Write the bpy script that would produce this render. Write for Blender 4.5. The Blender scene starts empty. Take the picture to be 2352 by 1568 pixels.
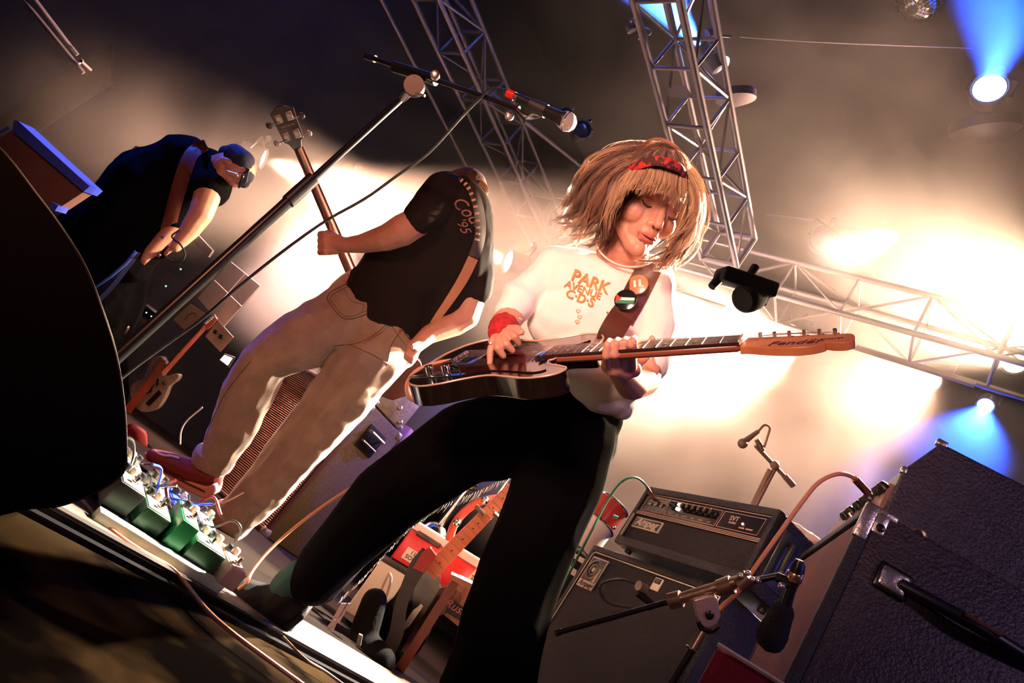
import bpy, bmesh, math, random
from math import sin, cos, pi, radians, sqrt, atan2
from mathutils import Vector, Matrix, noise
from mathutils.bvhtree import BVHTree
random.seed(7)
S = bpy.context.scene
COL = S.collection
# ------------------------------------------------------------------ camera
FX, CX, CY, CAMH = 1568.0, 1176.0, 784.0, 0.30
_p, _r = radians(20), radians(37.8)
CAM = Vector((0, 0, CAMH))
CF = Vector((0, cos(_p), sin(_p)))
_U0 = Vector((0, -sin(_p), cos(_p)))
_R0 = Vector((1, 0, 0))
CR = cos(_r)*_R0 + sin(_r)*_U0
CU = -sin(_r)*_R0 + cos(_r)*_U0
cd = bpy.data.cameras.new('camera'); cam = bpy.data.objects.new('camera', cd); COL.objects.link(cam)
cam.matrix_world = Matrix(((CR.x, CU.x, -CF.x, 0), (CR.y, CU.y, -CF.y, 0), (CR.z, CU.z, -CF.z, CAMH), (0, 0, 0, 1)))
cd.sensor_width = 36; cd.lens = FX/2352*36; cd.clip_start = .02; cd.clip_end = 60
S.camera = cam
S.view_settings.view_transform = 'Standard'; S.view_settings.look = 'None'
S.view_settings.exposure = 0; S.view_settings.gamma = 1; S.view_settings.use_curve_mapping = False

def P(x, y, d):
    return CAM + d*((x-CX)/FX*CR - (y-CY)/FX*CU + CF)
def ray(x, y):
    return (x-CX)/FX*CR - (y-CY)/FX*CU + CF
def PZ(x, y, z=0.0):
    k = ray(x, y); return CAM + k*((z-CAMH)/k.z)
def PP(x, y, o, n):
    k = ray(x, y); return CAM + k*((o-CAM).dot(n)/k.dot(n))
def L(px, d):
    return px*d/FX
UP = Vector((0, 0, 1))
TD = Vector((1506, 1669, 0)).normalized()      # stage depth direction
WD = Vector((TD.y, -TD.x, 0))                  # stage width direction

# ------------------------------------------------------------------ world and light
w = bpy.data.worlds.new('world'); S.world = w; w.use_nodes = True
w.node_tree.nodes['Background'].inputs[0].default_value = (.010, .008, .012, 1)
w.node_tree.nodes['Background'].inputs[1].default_value = .25

def spot(name, loc, target, power, color, angle, blend=.3, radius=.05):
    l = bpy.data.lights.new(name, 'SPOT'); l.energy = power; l.color = color
    l.spot_size = radians(angle); l.spot_blend = blend; l.shadow_soft_size = radius
    o = bpy.data.objects.new(name, l); COL.objects.link(o); o.location = loc
    o.rotation_euler = (target-loc).to_track_quat('-Z', 'Y').to_euler()
    return o
def point(name, loc, power, color, radius=.1):
    l = bpy.data.lights.new(name, 'POINT'); l.energy = power; l.color = color; l.shadow_soft_size = radius
    o = bpy.data.objects.new(name, l); COL.objects.link(o); o.location = loc
    return o
WARM = (1, .80, .60); WHITE = (1, .93, .86); BLUE = (.02, .10, 1); AMBER = (1, .34, .16)
HZ = (1, .56, .37)
# the beams themselves belong to the lamps built further down: (power, colour, cone, blend)
BEAMS = {'hidden': (13000, HZ, 34, 1), 'cap': (5500, HZ, 46, 1), 'neck': (4200, (1,.56,.45), 64, 1), 'edge': (12000, HZ, 50, 1),
         'pipe': (3300, HZ, 60, .9), 'head': (1900, HZ, 60, .9), 'b_truss': (36000, (.04, .16, 1), 36, .5), 'b_ceiling': (13000, BLUE, 30, .4),
         'b_mid': (6000, (.08, .12, 1), 20, .5), 'b_right': (4500, BLUE, 36, .4)}
# key lights on the players, then spots on deck and gear
spot('rim_light', P(2420, 640, 5.3), P(1000, 850, 2.4), 8000, (1,.72,.46), 44, .6, .10)
spot('rim_light_behind', Vector((2.4, 6.2, 4.4)), P(900, 760, 2.8), 30000, (1,.76,.52), 30, .7, .08)
spot('rim_light_hair', P(1960, 420, 2.7), P(1540, 470, 1.62), 9000, (1,.78,.58), 24, .6, .05)
spot('front_wash', Vector((-2.0, -1.2, 1.3)), P(820, 720, 2.7), 260, (1,.33,.18), 46, .7, .12)
spot('front_shirt', Vector((-.85, -.35, .75)), P(1400, 600, 1.55), 300, (1,.55,.42), 40, .7, .28)
spot('blue_side', Vector((-3.6, 3.2, 3.2)), P(150, 420, 3.0), 700, BLUE, 38, .5, .06)
spot('deck_light', Vector((1.6, 3.6, 3.9)), P(470, 1230, 2.15), 14000, (1, .90, .74), 24, .6, .05)
spot('violet_fill', Vector((1.5, -.9, 1.7)), P(2150, 1250, 1.2), 42, (.75, .48, .82), 60, .6, .1)  # unseen fill, added to brighten the side of the right cabinet
spot('blue_right', Vector((3.2, .4, 1.6)), P(2150, 1250, 1.2), 45, (.10,.10,1), 60, .6, .1)

# ------------------------------------------------------------------ materials
_M = {}
def mat(name, col, rough=.6, metal=0, bump=0, bscale=200, col2=None, cscale=8, emit=0, ecol=None, coat=0, sheen=0, trans=0, vcol=False, wave=None, spec=None, stretch=None, csharp=(.35,.65)):
    if name in _M: return _M[name]
    m = bpy.data.materials.new(name); m.use_nodes = True; nt = m.node_tree; b = nt.nodes['Principled BSDF']
    b.inputs['Base Color'].default_value = (*col, 1); b.inputs['Roughness'].default_value = rough
    b.inputs['Metallic'].default_value = metal
    if spec is not None: b.inputs['Specular IOR Level'].default_value = spec
    if coat: b.inputs['Coat Weight'].default_value = coat; b.inputs['Coat Roughness'].default_value = .08
    if sheen: b.inputs['Sheen Weight'].default_value = sheen
    if trans: b.inputs['Transmission Weight'].default_value = trans
    if emit:
        b.inputs['Emission Color'].default_value = (*(ecol or col), 1); b.inputs['Emission Strength'].default_value = emit
    tc = nt.nodes.new('ShaderNodeTexCoord'); mp = nt.nodes.new('ShaderNodeMapping')
    nt.links.new(tc.outputs['Object'], mp.inputs[0])
    if stretch: mp.inputs['Scale'].default_value = stretch
    if col2:
        n = nt.nodes.new('ShaderNodeTexNoise'); n.inputs['Scale'].default_value = cscale; n.inputs['Detail'].default_value = 5
        nt.links.new(mp.outputs[0], n.inputs['Vector'])
        r = nt.nodes.new('ShaderNodeValToRGB'); r.color_ramp.elements[0].position = csharp[0]; r.color_ramp.elements[1].position = csharp[1]
        r.color_ramp.elements[0].color = (*col, 1); r.color_ramp.elements[1].color = (*col2, 1)
        nt.links.new(n.outputs[0], r.inputs[0]); nt.links.new(r.outputs[0], b.inputs['Base Color'])
    if vcol:
        a = nt.nodes.new('ShaderNodeAttribute'); a.attribute_name = 'Col'
        nt.links.new(a.outputs['Color'], b.inputs['Base Color'])
    if bump:
        n = nt.nodes.new('ShaderNodeTexNoise' if not wave else 'ShaderNodeTexWave'); n.inputs['Scale'].default_value = bscale
        if wave: n.bands_direction = wave
        else: n.inputs['Detail'].default_value = 3
        nt.links.new(mp.outputs[0], n.inputs['Vector'])
        bp = nt.nodes.new('ShaderNodeBump'); bp.inputs['Strength'].default_value = bump; bp.inputs['Distance'].default_value = .004
        nt.links.new(n.outputs[0 if not wave else 1], bp.inputs['Height']); nt.links.new(bp.outputs[0], b.inputs['Normal'])
    _M[name] = m; return m
def emis(name, col, s):
    if name in _M: return _M[name]
    m = bpy.data.materials.new(name); m.use_nodes = True; nt = m.node_tree; nt.nodes.clear()
    e = nt.nodes.new('ShaderNodeEmission'); e.inputs[0].default_value = (*col, 1); e.inputs[1].default_value = s
    o = nt.nodes.new('ShaderNodeOutputMaterial'); nt.links.new(e.outputs[0], o.inputs[0]); _M[name] = m; return m

BLACK = mat('black plastic', (.008, .008, .009), .35)
SATIN = mat('black paint', (.010, .010, .011), .28, .0, .1, 60)
CHROME = mat('chrome', (.75, .74, .72), .16, 1)
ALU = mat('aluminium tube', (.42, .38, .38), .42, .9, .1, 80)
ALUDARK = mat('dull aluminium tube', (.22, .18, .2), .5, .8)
RUBBER = mat('black rubber', (.012, .012, .013), .5)
WHITEP = mat('white paint', (.80, .76, .70), .5)
DARKVINYL = mat('black vinyl', (.016, .014, .02), .5, 0, .8, 260)
CREAM = mat('cream piping', (.78, .66, .50), .5)
ORANGECABLE = mat('tan cable', (.52, .22, .12), .4)

# ------------------------------------------------------------------ mesh helpers
def Fr(o, ex, ey, ez):
    return Matrix(((ex.x, ey.x, ez.x, o.x), (ex.y, ey.y, ez.y, o.y), (ex.z, ey.z, ez.z, o.z), (0, 0, 0, 1)))
def perp(a):
    t = Vector((0, 0, 1)) if abs(a.z) < .9 else Vector((1, 0, 0))
    u = a.cross(t).normalized(); return u, a.cross(u).normalized()
class MB:
    def __init__(s, M=None): s.v = []; s.f = []; s.M = M or Matrix(); s.c = None
    def add(s, vs, fs):
        n = len(s.v); s.v += [s.M @ Vector(v) for v in vs]; s.f += [tuple(i+n for i in f) for f in fs]; return s
    def hexa(s, p):    # p: 4 bottom, 4 top
        return s.add(p, [(3,2,1,0), (4,5,6,7), (0,1,5,4), (1,2,6,5), (2,3,7,6), (3,0,4,7)])
    def box(s, a, b):
        x0,y0,z0 = a; x1,y1,z1 = b
        return s.hexa([(x0,y0,z0),(x1,y0,z0),(x1,y1,z0),(x0,y1,z0),(x0,y0,z1),(x1,y0,z1),(x1,y1,z1),(x0,y1,z1)])
    def rbox(s, a, b, r=.01):    # box with chamfered corners along every edge
        bm = bmesh.new(); bmesh.ops.create_cube(bm, size=1)
        for v in bm.verts: v.co = Vector([(a[i]+b[i])/2 + v.co[i]*(b[i]-a[i]) for i in range(3)])
        bmesh.ops.bevel(bm, geom=bm.edges[:], offset=r, segments=2, profile=.5, affect='EDGES')
        s.frombm(bm); return s
    def frombm(s, bm):
        bm.verts.index_update(); s.add([v.co.copy() for v in bm.verts], [tuple(v.index for v in f.verts) for f in bm.faces]); bm.free(); return s
    def tube(s, pts, r, n=8, flat=1.0, up=None):
        pts = [Vector(p) for p in pts]; m = len(pts)
        rr = r if isinstance(r, (list, tuple)) else [r]*m
        vs = []; u = None
        for i, p in enumerate(pts):
            t = (pts[min(i+1, m-1)] - pts[max(i-1, 0)])
            t = t.normalized() if t.length > 1e-9 else Vector((0, 0, 1))
            if u is None:
                u = (up - up.dot(t)*t).normalized() if up is not None else perp(t)[0]
            else:
                u = u - u.dot(t)*t; u = u.normalized() if u.length > 1e-6 else perp(t)[0]
            w_ = t.cross(u)
            for k in range(n):
                a = 2*pi*k/n + pi/n*(n == 4); vs.append(p + rr[i]*(cos(a)*u + flat*sin(a)*w_))
        fs = [(i*n+k, i*n+(k+1) % n, (i+1)*n+(k+1) % n, (i+1)*n+k) for i in range(m-1) for k in range(n)]
        fs += [tuple(range(n-1, -1, -1)), tuple((m-1)*n+k for k in range(n))]
        return s.add(vs, fs)
    def cyl(s, a, b, r, r2=None, n=14):
        return s.tube([a, b], [r, r if r2 is None else r2], n)
    def lathe(s, prof, o, ax, n=20):
        o = Vector(o); ax = Vector(ax).normalized(); u, w_ = perp(ax); m = len(prof)
        vs = [o + ax*h + max(r, 1e-5)*(cos(2*pi*k/n)*u + sin(2*pi*k/n)*w_) for r, h in prof for k in range(n)]
        fs = [(i*n+k, i*n+(k+1) % n, (i+1)*n+(k+1) % n, (i+1)*n+k) for i in range(m-1) for k in range(n)]
        fs += [tuple(range(n-1, -1, -1)), tuple((m-1)*n+k for k in range(n))]
        return s.add(vs, fs)
    def ball(s, c, r, n=14, m=9, sc=(1, 1, 1), R=None):
        c = Vector(c); vs = []; fs = []
        for i in range(m+1):
            th = pi*i/m
            for k in range(n):
                q = Vector((sin(th)*cos(2*pi*k/n)*sc[0], sin(th)*sin(2*pi*k/n)*sc[1], cos(th)*sc[2]))*r
                if R: q = R @ q
                vs.append(c+q)
        for i in range(m):
            for k in range(n): fs.append((i*n+k, i*n+(k+1) % n, (i+1)*n+(k+1) % n, (i+1)*n+k))
        return s.add(vs, fs)
    def ring(s, c, ax, R, r, n=24, m=8, a0=0, a1=2*pi):
        ax = Vector(ax).normalized(); u, w_ = perp(ax); c = Vector(c)
        k = n if a1-a0 < 2*pi-.01 else n
        return s.tube([c+R*(cos(a0+(a1-a0)*i/k)*u+sin(a0+(a1-a0)*i/k)*w_) for i in range(k+1)], r, m)
    def prism(s, poly, vec):
        poly = [Vector(p) for p in poly]; vec = Vector(vec); n = len(poly)
        return s.add(poly+[p+vec for p in poly], [tuple(range(n-1, -1, -1)), tuple(range(n, 2*n))]+[(i, (i+1) % n, n+(i+1) % n, n+i) for i in range(n)])
    def capsule(s, p0, r0, p1, r1, sq=None, n=12):
        p0 = Vector(p0); p1 = Vector(p1); ax = p1-p0; ln = ax.length
        if ln < 1e-6: ax = Vector((0, 0, 1)); ln = 1e-6
        ax = ax.normalized(); prof = []
        for i in range(5): a = pi/2*i/4; prof.append((r0*sin(a), -r0*cos(a)))
        for i in range(5): a = pi/2*i/4; prof.append((r1*cos(a), ln+r1*sin(a)))
        k = len(s.v); s.lathe(prof, p0, ax, n)
        if sq:
            d, f = sq; d = d.normalized()
            for i in range(k, len(s.v)):
                q = s.v[i]; h = (q-p0).dot(d) - (ax.dot(d))*((q-p0).dot(ax)); e = d - ax*ax.dot(d)
                if e.length > 1e-3:
                    e = e.normalized(); h = (q-p0).dot(e); s.v[i] = q - e*h*(1-f)
        return s
def tag(o, label=None, cat=None, group=None, kind=None):
    if label: o['label'] = label
    if cat: o['category'] = cat
    if group: o['group'] = group
    if kind: o['kind'] = kind
    return o
def thing(name, label, cat, loc, group=None):
    o = bpy.data.objects.new(name, None); COL.objects.link(o); o.location = loc; o.empty_display_size = .05
    return tag(o, label, cat, group)
def wloc(o):
    v = o.location.copy()
    while o.parent: o = o.parent; v += o.location
    return v
def obj(name, mb, m, parent=None, smooth=True, bevel=0, label=None, kind=None, ang=40, origin=None, sub=0):
    if parent is not None: org = wloc(parent); loc = Vector((0, 0, 0))
    else:
        org = origin if origin is not None else mb.v[0]; loc = Vector(org)
    me = bpy.data.meshes.new(name); me.from_pydata([v-org for v in mb.v], [], mb.f); me.materials.append(m)
    bm = bmesh.new(); bm.from_mesh(me); bmesh.ops.recalc_face_normals(bm, faces=bm.faces[:]); bm.to_mesh(me); bm.free()
    if mb.c:
        ca = me.color_attributes.new('Col', 'FLOAT_COLOR', 'POINT')
        for i, c in enumerate(mb.c): ca.data[i].color = (*c, 1)
    o = bpy.data.objects.new(name, me); COL.objects.link(o); o.location = loc
    if parent is not None: o.parent = parent
    if smooth:
        me.polygons.foreach_set('use_smooth', [True]*len(me.polygons)); me.set_sharp_from_angle(angle=radians(ang))
    if bevel:
        b = o.modifiers.new('bevel', 'BEVEL'); b.width = bevel; b.segments = 2; b.limit_method = 'ANGLE'
    if sub:
        b = o.modifiers.new('sub', 'SUBSURF'); b.levels = sub; b.render_levels = sub
    return tag(o, label=label, kind=kind)
def blobmesh(mb, voxel, smooth=6, disp=None):
    """one continuous skin over overlapping limbs; returns an MB with the result"""
    me = bpy.data.meshes.new('tmp'); me.from_pydata(mb.v, [], mb.f)
    bm = bmesh.new(); bm.from_mesh(me); bmesh.ops.remove_doubles(bm, verts=bm.verts[:], dist=1e-5)
    bmesh.ops.recalc_face_normals(bm, faces=bm.faces[:]); bm.to_mesh(me); bm.free()
    o = bpy.data.objects.new('tmp', me); COL.objects.link(o)
    r = o.modifiers.new('r', 'REMESH'); r.mode = 'VOXEL'; r.voxel_size = voxel
    if smooth:
        q = o.modifiers.new('s', 'SMOOTH'); q.factor = .5; q.iterations = smooth
    dg = bpy.context.evaluated_depsgraph_get(); e = bpy.data.meshes.new_from_object(o.evaluated_get(dg))
    out = MB(); out.v = [v.co.copy() for v in e.vertices]; out.f = [tuple(p.vertices) for p in e.polygons]
    if disp:
        nr = [v.normal.copy() for v in e.vertices]
        out.v = [v + n*disp(v) for v, n in zip(out.v, nr)]
    bpy.data.objects.remove(o); bpy.data.meshes.remove(me); bpy.data.meshes.remove(e)
    return out
def folds(scale, amp, axis=None, squash=.35, seed=0):
    def f(v):
        q = v.copy()
        if axis is not None:
            a = axis.normalized(); q = q - a*q.dot(a)*(1-squash)
        q = q*scale + Vector((seed, seed, seed)); n = noise.noise(q)
        return amp*(1-2*abs(n)*1.6) * (.5+.5*noise.noise(q*.37+Vector((3, 1, 2))))
    return f
def limb(mb, pts, sq=None):
    """pts: (x,y,d,r_px)"""
    for a, b in zip(pts, pts[1:]):
        mb.capsule(P(*a[:3]), L(a[3], a[2]), P(*b[:3]), L(b[3], b[2]), sq)
def smoothpts(pts, n=6):
    pts = [Vector(p) for p in pts]; out = []
    q = [pts[0]*2-pts[1]]+pts+[pts[-1]*2-pts[-2]]
    for i in range(1, len(q)-2):
        for k in range(n):
            t = k/n; a, b, c, d = q[i-1:i+3]
            out.append(.5*((2*b)+(c-a)*t+(2*a-5*b+4*c-d)*t*t+(3*b-a-3*c+d)*t**3))
    out.append(pts[-1]); return out
def textmb(s, o, ex, ey, size, depth=.0006, shear=0, bold=0, center=True, spacing=1):
    """flat lettering as a thin mesh: o origin, ex baseline direction, ey up direction"""
    c = bpy.data.curves.new('t', 'FONT'); c.body = s; c.size = size; c.extrude = depth; c.shear = shear; c.offset = bold
    c.space_character = spacing; c.resolution_u = 3
    if center: c.align_x = 'CENTER'; c.align_y = 'CENTER'
    t = bpy.data.objects.new('t', c); COL.objects.link(t)
    dg = bpy.context.evaluated_depsgraph_get(); e = bpy.data.meshes.new_from_object(t.evaluated_get(dg))
    m = MB(Fr(o, ex.normalized(), ey.normalized(), ex.cross(ey).normalized()))
    m.add([v.co.copy() for v in e.vertices], [tuple(p.vertices) for p in e.polygons])
    bpy.data.objects.remove(t); bpy.data.curves.remove(c); bpy.data.meshes.remove(e); return m
def drape(m, bvh, lift=.0015):
    """lay thin geometry on a surface, along the direction it is seen from the front of the stage"""
    for i, v in enumerate(m.v):
        d = (v-CAM).normalized(); h = bvh.ray_cast(CAM, d)
        if h[0] is not None: m.v[i] = h[0] + h[1].normalized()*lift*(1 if h[1].dot(d) < 0 else -1)
    return m
# ------------------------------------------------------------------ the room
def rm(a, b, z): return WD*a + TD*b + Vector((0, 0, z))
BLK = mat('black painted wall', (.012, .010, .011), .8, 0, .3, 6, col2=(.02, .016, .017), cscale=2)
def wallbox(name, a0, a1, b0, b1, z0, z1, m):
    b = MB(Fr(Vector((0, 0, 0)), WD, TD, UP)); b.box((a0, b0, z0), (a1, b1, z1))
    return obj(name, b, m, smooth=False, kind='structure')
RX0, RX1, RY0, RY1 = -7.0, 6.0, -4.0, 9.5
wallbox('wall_back', RX0, RX1, RY1, RY1+.15, -1.1, 7.0, BLK)
wallbox('wall_left', RX0-.15, RX0, RY0, RY1, -1.1, 7.0, BLK)
wallbox('wall_right', RX1, RX1+.15, RY0, RY1, -1.1, 7.0, BLK)
wallbox('wall_front', RX0, RX1, RY0-.15, RY0, -1.1, 7.0, BLK)
wallbox('ceiling', RX0, RX1, RY0, RY1, 7.0, 7.15, mat('black ceiling', (.012, .010, .010), .9))
# ------------------------------------------------------------------ haze
def haze(name, y0, z0, z1, dens, aniso, label, col=(1, .95, .9), nscale=.9, lo=.35):
    q = [rm(a, t, z0) for a, t in ((RX0+.1, RY0+.1), (RX1-.1, RY0+.1), (RX1-.1, RY1-.1), (RX0+.1, RY1-.1))]; poly = []
    for k in range(4):                       # the part of the room deeper than y0
        u, v = q[k-1], q[k]
        if (u.y-y0)*(v.y-y0) < 0: poly.append(u.lerp(v, (y0-u.y)/(v.y-u.y)))
        if v.y > y0: poly.append(v)
    b = MB().prism(poly, (0, 0, z1-z0))
    m = bpy.data.materials.new(name); m.use_nodes = True; nt = m.node_tree; nt.nodes.clear()
    vs = nt.nodes.new('ShaderNodeVolumeScatter'); vs.inputs['Anisotropy'].default_value = aniso; vs.inputs['Color'].default_value = (*col, 1)
    tc = nt.nodes.new('ShaderNodeTexCoord'); n = nt.nodes.new('ShaderNodeTexNoise'); n.inputs['Scale'].default_value = nscale; n.inputs['Detail'].default_value = 4; n.inputs['Distortion'].default_value = .8
    mr = nt.nodes.new('ShaderNodeMapRange'); mr.inputs[1].default_value = lo; mr.inputs[2].default_value = .72; mr.inputs[3].default_value = dens*.05; mr.inputs[4].default_value = dens*1.9
    nt.links.new(tc.outputs['Object'], n.inputs['Vector']); nt.links.new(n.outputs[0], mr.inputs[0]); 
    sx = nt.nodes.new('ShaderNodeSeparateXYZ'); nt.links.new(tc.outputs['Object'], sx.inputs[0])
    g = nt.nodes.new('ShaderNodeMapRange'); g.interpolation_type = 'SMOOTHSTEP'; g.inputs[1].default_value = 0; g.inputs[2].default_value = .7
    nt.links.new(sx.outputs[2], g.inputs[0]); mu = nt.nodes.new('ShaderNodeMath'); mu.operation = 'MULTIPLY'
    nt.links.new(mr.outputs[0], mu.inputs[0]); nt.links.new(g.outputs[0], mu.inputs[1])
    # the haze thins out towards the left wall of the stage
    ge = nt.nodes.new('ShaderNodeNewGeometry'); vd = nt.nodes.new('ShaderNodeVectorMath'); vd.operation = 'DOT_PRODUCT'; vd.inputs[1].default_value = WD
    nt.links.new(ge.outputs['Position'], vd.inputs[0]); g2 = nt.nodes.new('ShaderNodeMapRange'); g2.interpolation_type = 'SMOOTHSTEP'; g2.inputs[1].default_value = -6.0; g2.inputs[2].default_value = -4.2
    nt.links.new(vd.outputs['Value'], g2.inputs[0]); m2 = nt.nodes.new('ShaderNodeMath'); m2.operation = 'MULTIPLY'
    nt.links.new(mu.outputs[0], m2.inputs[0]); nt.links.new(g2.outputs[0], m2.inputs[1]); nt.links.new(m2.outputs[0], vs.inputs['Density'])
    o = nt.nodes.new('ShaderNodeOutputMaterial'); nt.links.new(vs.outputs[0], o.inputs['Volume'])
    m.cycles.volume_step_rate = 4
    q = obj(name, b, m, smooth=False, kind='stuff', label=label); q['category'] = 'haze'; return q
haze('stage_haze', 4.3, .75, 5.5, .34, .0, 'drifting warm stage haze lit by the lamps behind the players')
haze('stage_haze', 2.7, 3.2, 6.9, .10, .0, 'thin haze under the ceiling, crossed by the blue beams')
# ------------------------------------------------------------------ stage floor
E0, E1 = PZ(120, 1170), PZ(850, 1568); ED = (E1-E0).normalized(); EN = Vector((-ED.y, ED.x, 0))   # EN points to the stage
if EN.x > 0: EN = -EN
DECK_LIT = mat('worn lit deck', (.15, .095, .07), .55, 0, .3, 30, col2=(.06, .038, .028), cscale=9)  # paler than the rest: the lit part of the worn deck
def slab(name, o, a, b, c, d, z0, z1, m, **k):
    q = MB(Fr(Vector((o.x, o.y, 0)), ED, EN, UP)); q.box((a, c, z0), (b, d, z1)); return obj(name, q, m, smooth=False, **k)
# the deck runs to the left of the edge line; the audience floor is a metre lower
b = MB()
b.prism([v + Vector((0, 0, -.04)) for v in (E0-ED*3.2, E0+ED*9.5, E0+ED*9.5+EN*5, E0-ED*3.2+EN*5)], (0, 0, .04))
obj('floor', b, mat('shaded stage deck', (.012, .009, .008), 1, 0, .3, 30, spec=0), smooth=False, kind='structure')  # shade beyond the lit edge strip is put into this dark colour
b = MB(Fr(Vector((0, 0, 0)), WD, TD, UP)); b.box((RX0, RY0, -1.14), (RX1, RY1, -1.1))
obj('floor', b, BLK, smooth=False, kind='structure')
slab('trim_1', E0, -3.2, 9.5, -.03, -.002, -1.1, -.012, SATIN, kind='structure')
slab('lit_deck_strip', E0, -3.0, 9.4, .036, .30, .0005, .004, DECK_LIT, kind='structure')  # thin pale strip paints the light that falls along the deck edge
# gaffer taped edge band and the carpeted front platform in the foreground
slab('trim_2', E0, -3.2, 9.5, .002, .035, .0002, .006, mat('black edge trim', (.02, .015, .012), .5), kind='structure')
CARPET = mat('mottled brown stage carpet', (.016, .010, .005), 1, 0, .15, 150, col2=(.002, .0015, .0015), cscale=5, csharp=(.42, .60), spec=0)
slab('floor', E0-EN*.05, -2.6, 9.4, -2.6, 0, -.3, -.02, CARPET, kind='structure')
# stage right: deck under the amplifiers
b = MB(); n_ = -EN
b.prism([v + Vector((0, 0, -.045)) for v in (E0+ED*1.15+n_*.03, E0+ED*9.4+n_*.03, E0+ED*9.4+n_*3.4, E0+ED*1.15+n_*3.4)], (0, 0, .044))
obj('floor', b, mat('shaded stage deck', (.012, .009, .008), 1, 0, .3, 30, spec=0), smooth=False, kind='structure')

# ------------------------------------------------------------------ trusses
TV = ray(2015, 2160); TV.z = 0; TV = TV.normalized()
BV = ray(-810, -30); BV.z = 0; BV = BV.normalized()
def truss(name, a, ax, side, n0, n1, bay, w_, label, m=ALU, r=.024, rb=.012, group=None, diag=True):
    """box truss: four chords, rungs and diagonals; every tube an object"""
    side = (side - ax*side.dot(ax)).normalized()
    t = thing(name, label, 'truss', a + ax*n0*bay, group)
    c = [Vector((0, 0, 0)), side*w_, side*w_+UP*w_, UP*w_]
    for q in c: obj('chord', MB().cyl(a+q+ax*n0*bay, a+q+ax*n1*bay, r, n=12), m, t)
    for i in range(n0, n1+1):
        o = a+ax*i*bay
        for k in range(4):
            obj('rung', MB().cyl(o+c[k], o+c[(k+1) % 4], rb if i not in (n0, n1) else r, n=8), m, t)
        if i < n1 and diag:
            for k in range(4):
                p0, p1 = (c[k], c[(k+1) % 4]) if (i+k) % 2 else (c[(k+1) % 4], c[k])
                if k in (1, 2, 3): obj('diagonal_brace', MB().cyl(o+p0, o+ax*bay+p1, rb*.85, n=6), m, t)
    return t
A0 = P(1495, 156, 4.2); B0 = PP(1608, 170, A0, UP)
ax1 = (PP(1622, 640, A0, UP)-A0).normalized()
tr1 = truss('lighting_truss', A0, ax1, B0-A0, -3, 4, .42, .30, 'bright silver box truss running overhead beside the blonde guitarist, blue lamp clamped on it')
A2 = P(949, 0, 5.4); ax2 = (PP(1086, 287, A2, UP)-A2).normalized(); B2 = PP(1044, 0, A2, UP)
s2 = B2-A2; s2 = s2-ax2*s2.dot(ax2)
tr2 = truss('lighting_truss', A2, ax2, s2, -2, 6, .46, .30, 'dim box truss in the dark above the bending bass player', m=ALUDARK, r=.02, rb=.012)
A3 = PP(1774, 585, A0, UP) if False else P(1779, 677, 5.9); ax3 = (PP(2043, 750, A3, UP)-A3).normalized()
tr3 = truss('lighting_truss', A3, ax3, TD, -3, 10, .55, .40, 'long back truss crossing behind the amplifiers into the bright haze')
q = MB().cyl(P(1877, 770, 5.7), PP(2240, 884, P(1877, 770, 5.7), UP), .022)
tag(obj('lighting_pipe', q, ALU), 'lone silver pipe hanging under the back truss, above the guitar headstock', 'pipe')
q = MB().cyl(P(1553, 672, 5.6), PP(1668, 707, P(1553, 672, 5.6), UP), .02)
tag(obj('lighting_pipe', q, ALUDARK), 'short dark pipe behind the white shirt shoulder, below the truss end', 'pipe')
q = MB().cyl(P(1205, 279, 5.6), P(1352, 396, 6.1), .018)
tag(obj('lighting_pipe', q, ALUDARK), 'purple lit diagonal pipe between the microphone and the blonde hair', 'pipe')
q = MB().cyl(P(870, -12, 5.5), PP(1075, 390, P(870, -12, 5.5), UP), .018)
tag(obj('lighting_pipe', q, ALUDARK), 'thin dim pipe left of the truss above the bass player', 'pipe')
q = MB().tube(smoothpts([P(1700, 85, 5), P(1800, 92, 5), P(1950, 100, 5), P(2232, 111, 5)]), .004, 6)
tag(obj('ceiling_cable', q, ALUDARK), 'thin cable strung across the dark ceiling at upper right', 'cable')
q = MB().tube(smoothpts([P(1760, 492, 7), P(2040, 529, 7), P(2352, 587, 7)]), .012, 6)
tag(obj('ceiling_cable', q, ALU), 'thin pale line above the long back truss in the haze', 'cable')

def limb_late(): pass
# ------------------------------------------------------------------ stage lamps
LENSW = emis('lit white lens', (1, .72, .5), 9); LENSB = emis('lit blue white lens', (.35, .55, 1), 7)
LBODY = mat('lamp body', (.03, .03, .035), .4, .3)
def par_can(name, c, aim, r, ln, label, lens, hang=None, group=None, m=LBODY, yoke=True, beam=None):
    c = Vector(c); a = (aim-c).normalized(); t = thing(name, label, 'stage light', c - a*ln, group)
    back = c-a*ln
    obj('lamp_housing', MB().lathe([(r*.35, 0), (r*.8, ln*.06), (r*.95, ln*.25), (r, ln*.95), (r*1.08, ln), (r*.98, ln*1.001), (r*.9, ln*.9), (0, ln*.9)], back, a, 20), m, t)
    obj('lens', MB().lathe([(r*.86, 0), (r*.86, .004), (r*.5, .012), (0, .016)], c-a*.02, a, 20), lens, t)
    if beam:
        e_, k_, c_a, bl = BEAMS[beam]; sp = spot('lamp_light', c+a*.03, c+a, e_, k_, c_a, bl, r*.5); sp.parent = t; sp.location = a*(ln+.03)
    if yoke:
        u = a.cross(UP).normalized(); h = hang or UP; mid = c-a*ln*.5
        pts = [mid+u*r*1.02, mid+u*r*1.2, mid+u*r*1.2+h*r*1.6, mid-u*r*1.2+h*r*1.6, mid-u*r*1.2, mid-u*r*1.02]
        y = obj('yoke', MB().tube(pts, r*.09, 6), m, t)
        obj('clamp', MB().cyl(mid+h*r*1.55, mid+h*r*2.2, r*.16).ball(mid+h*r*2.3, r*.3), m, y)
    return t
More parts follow.
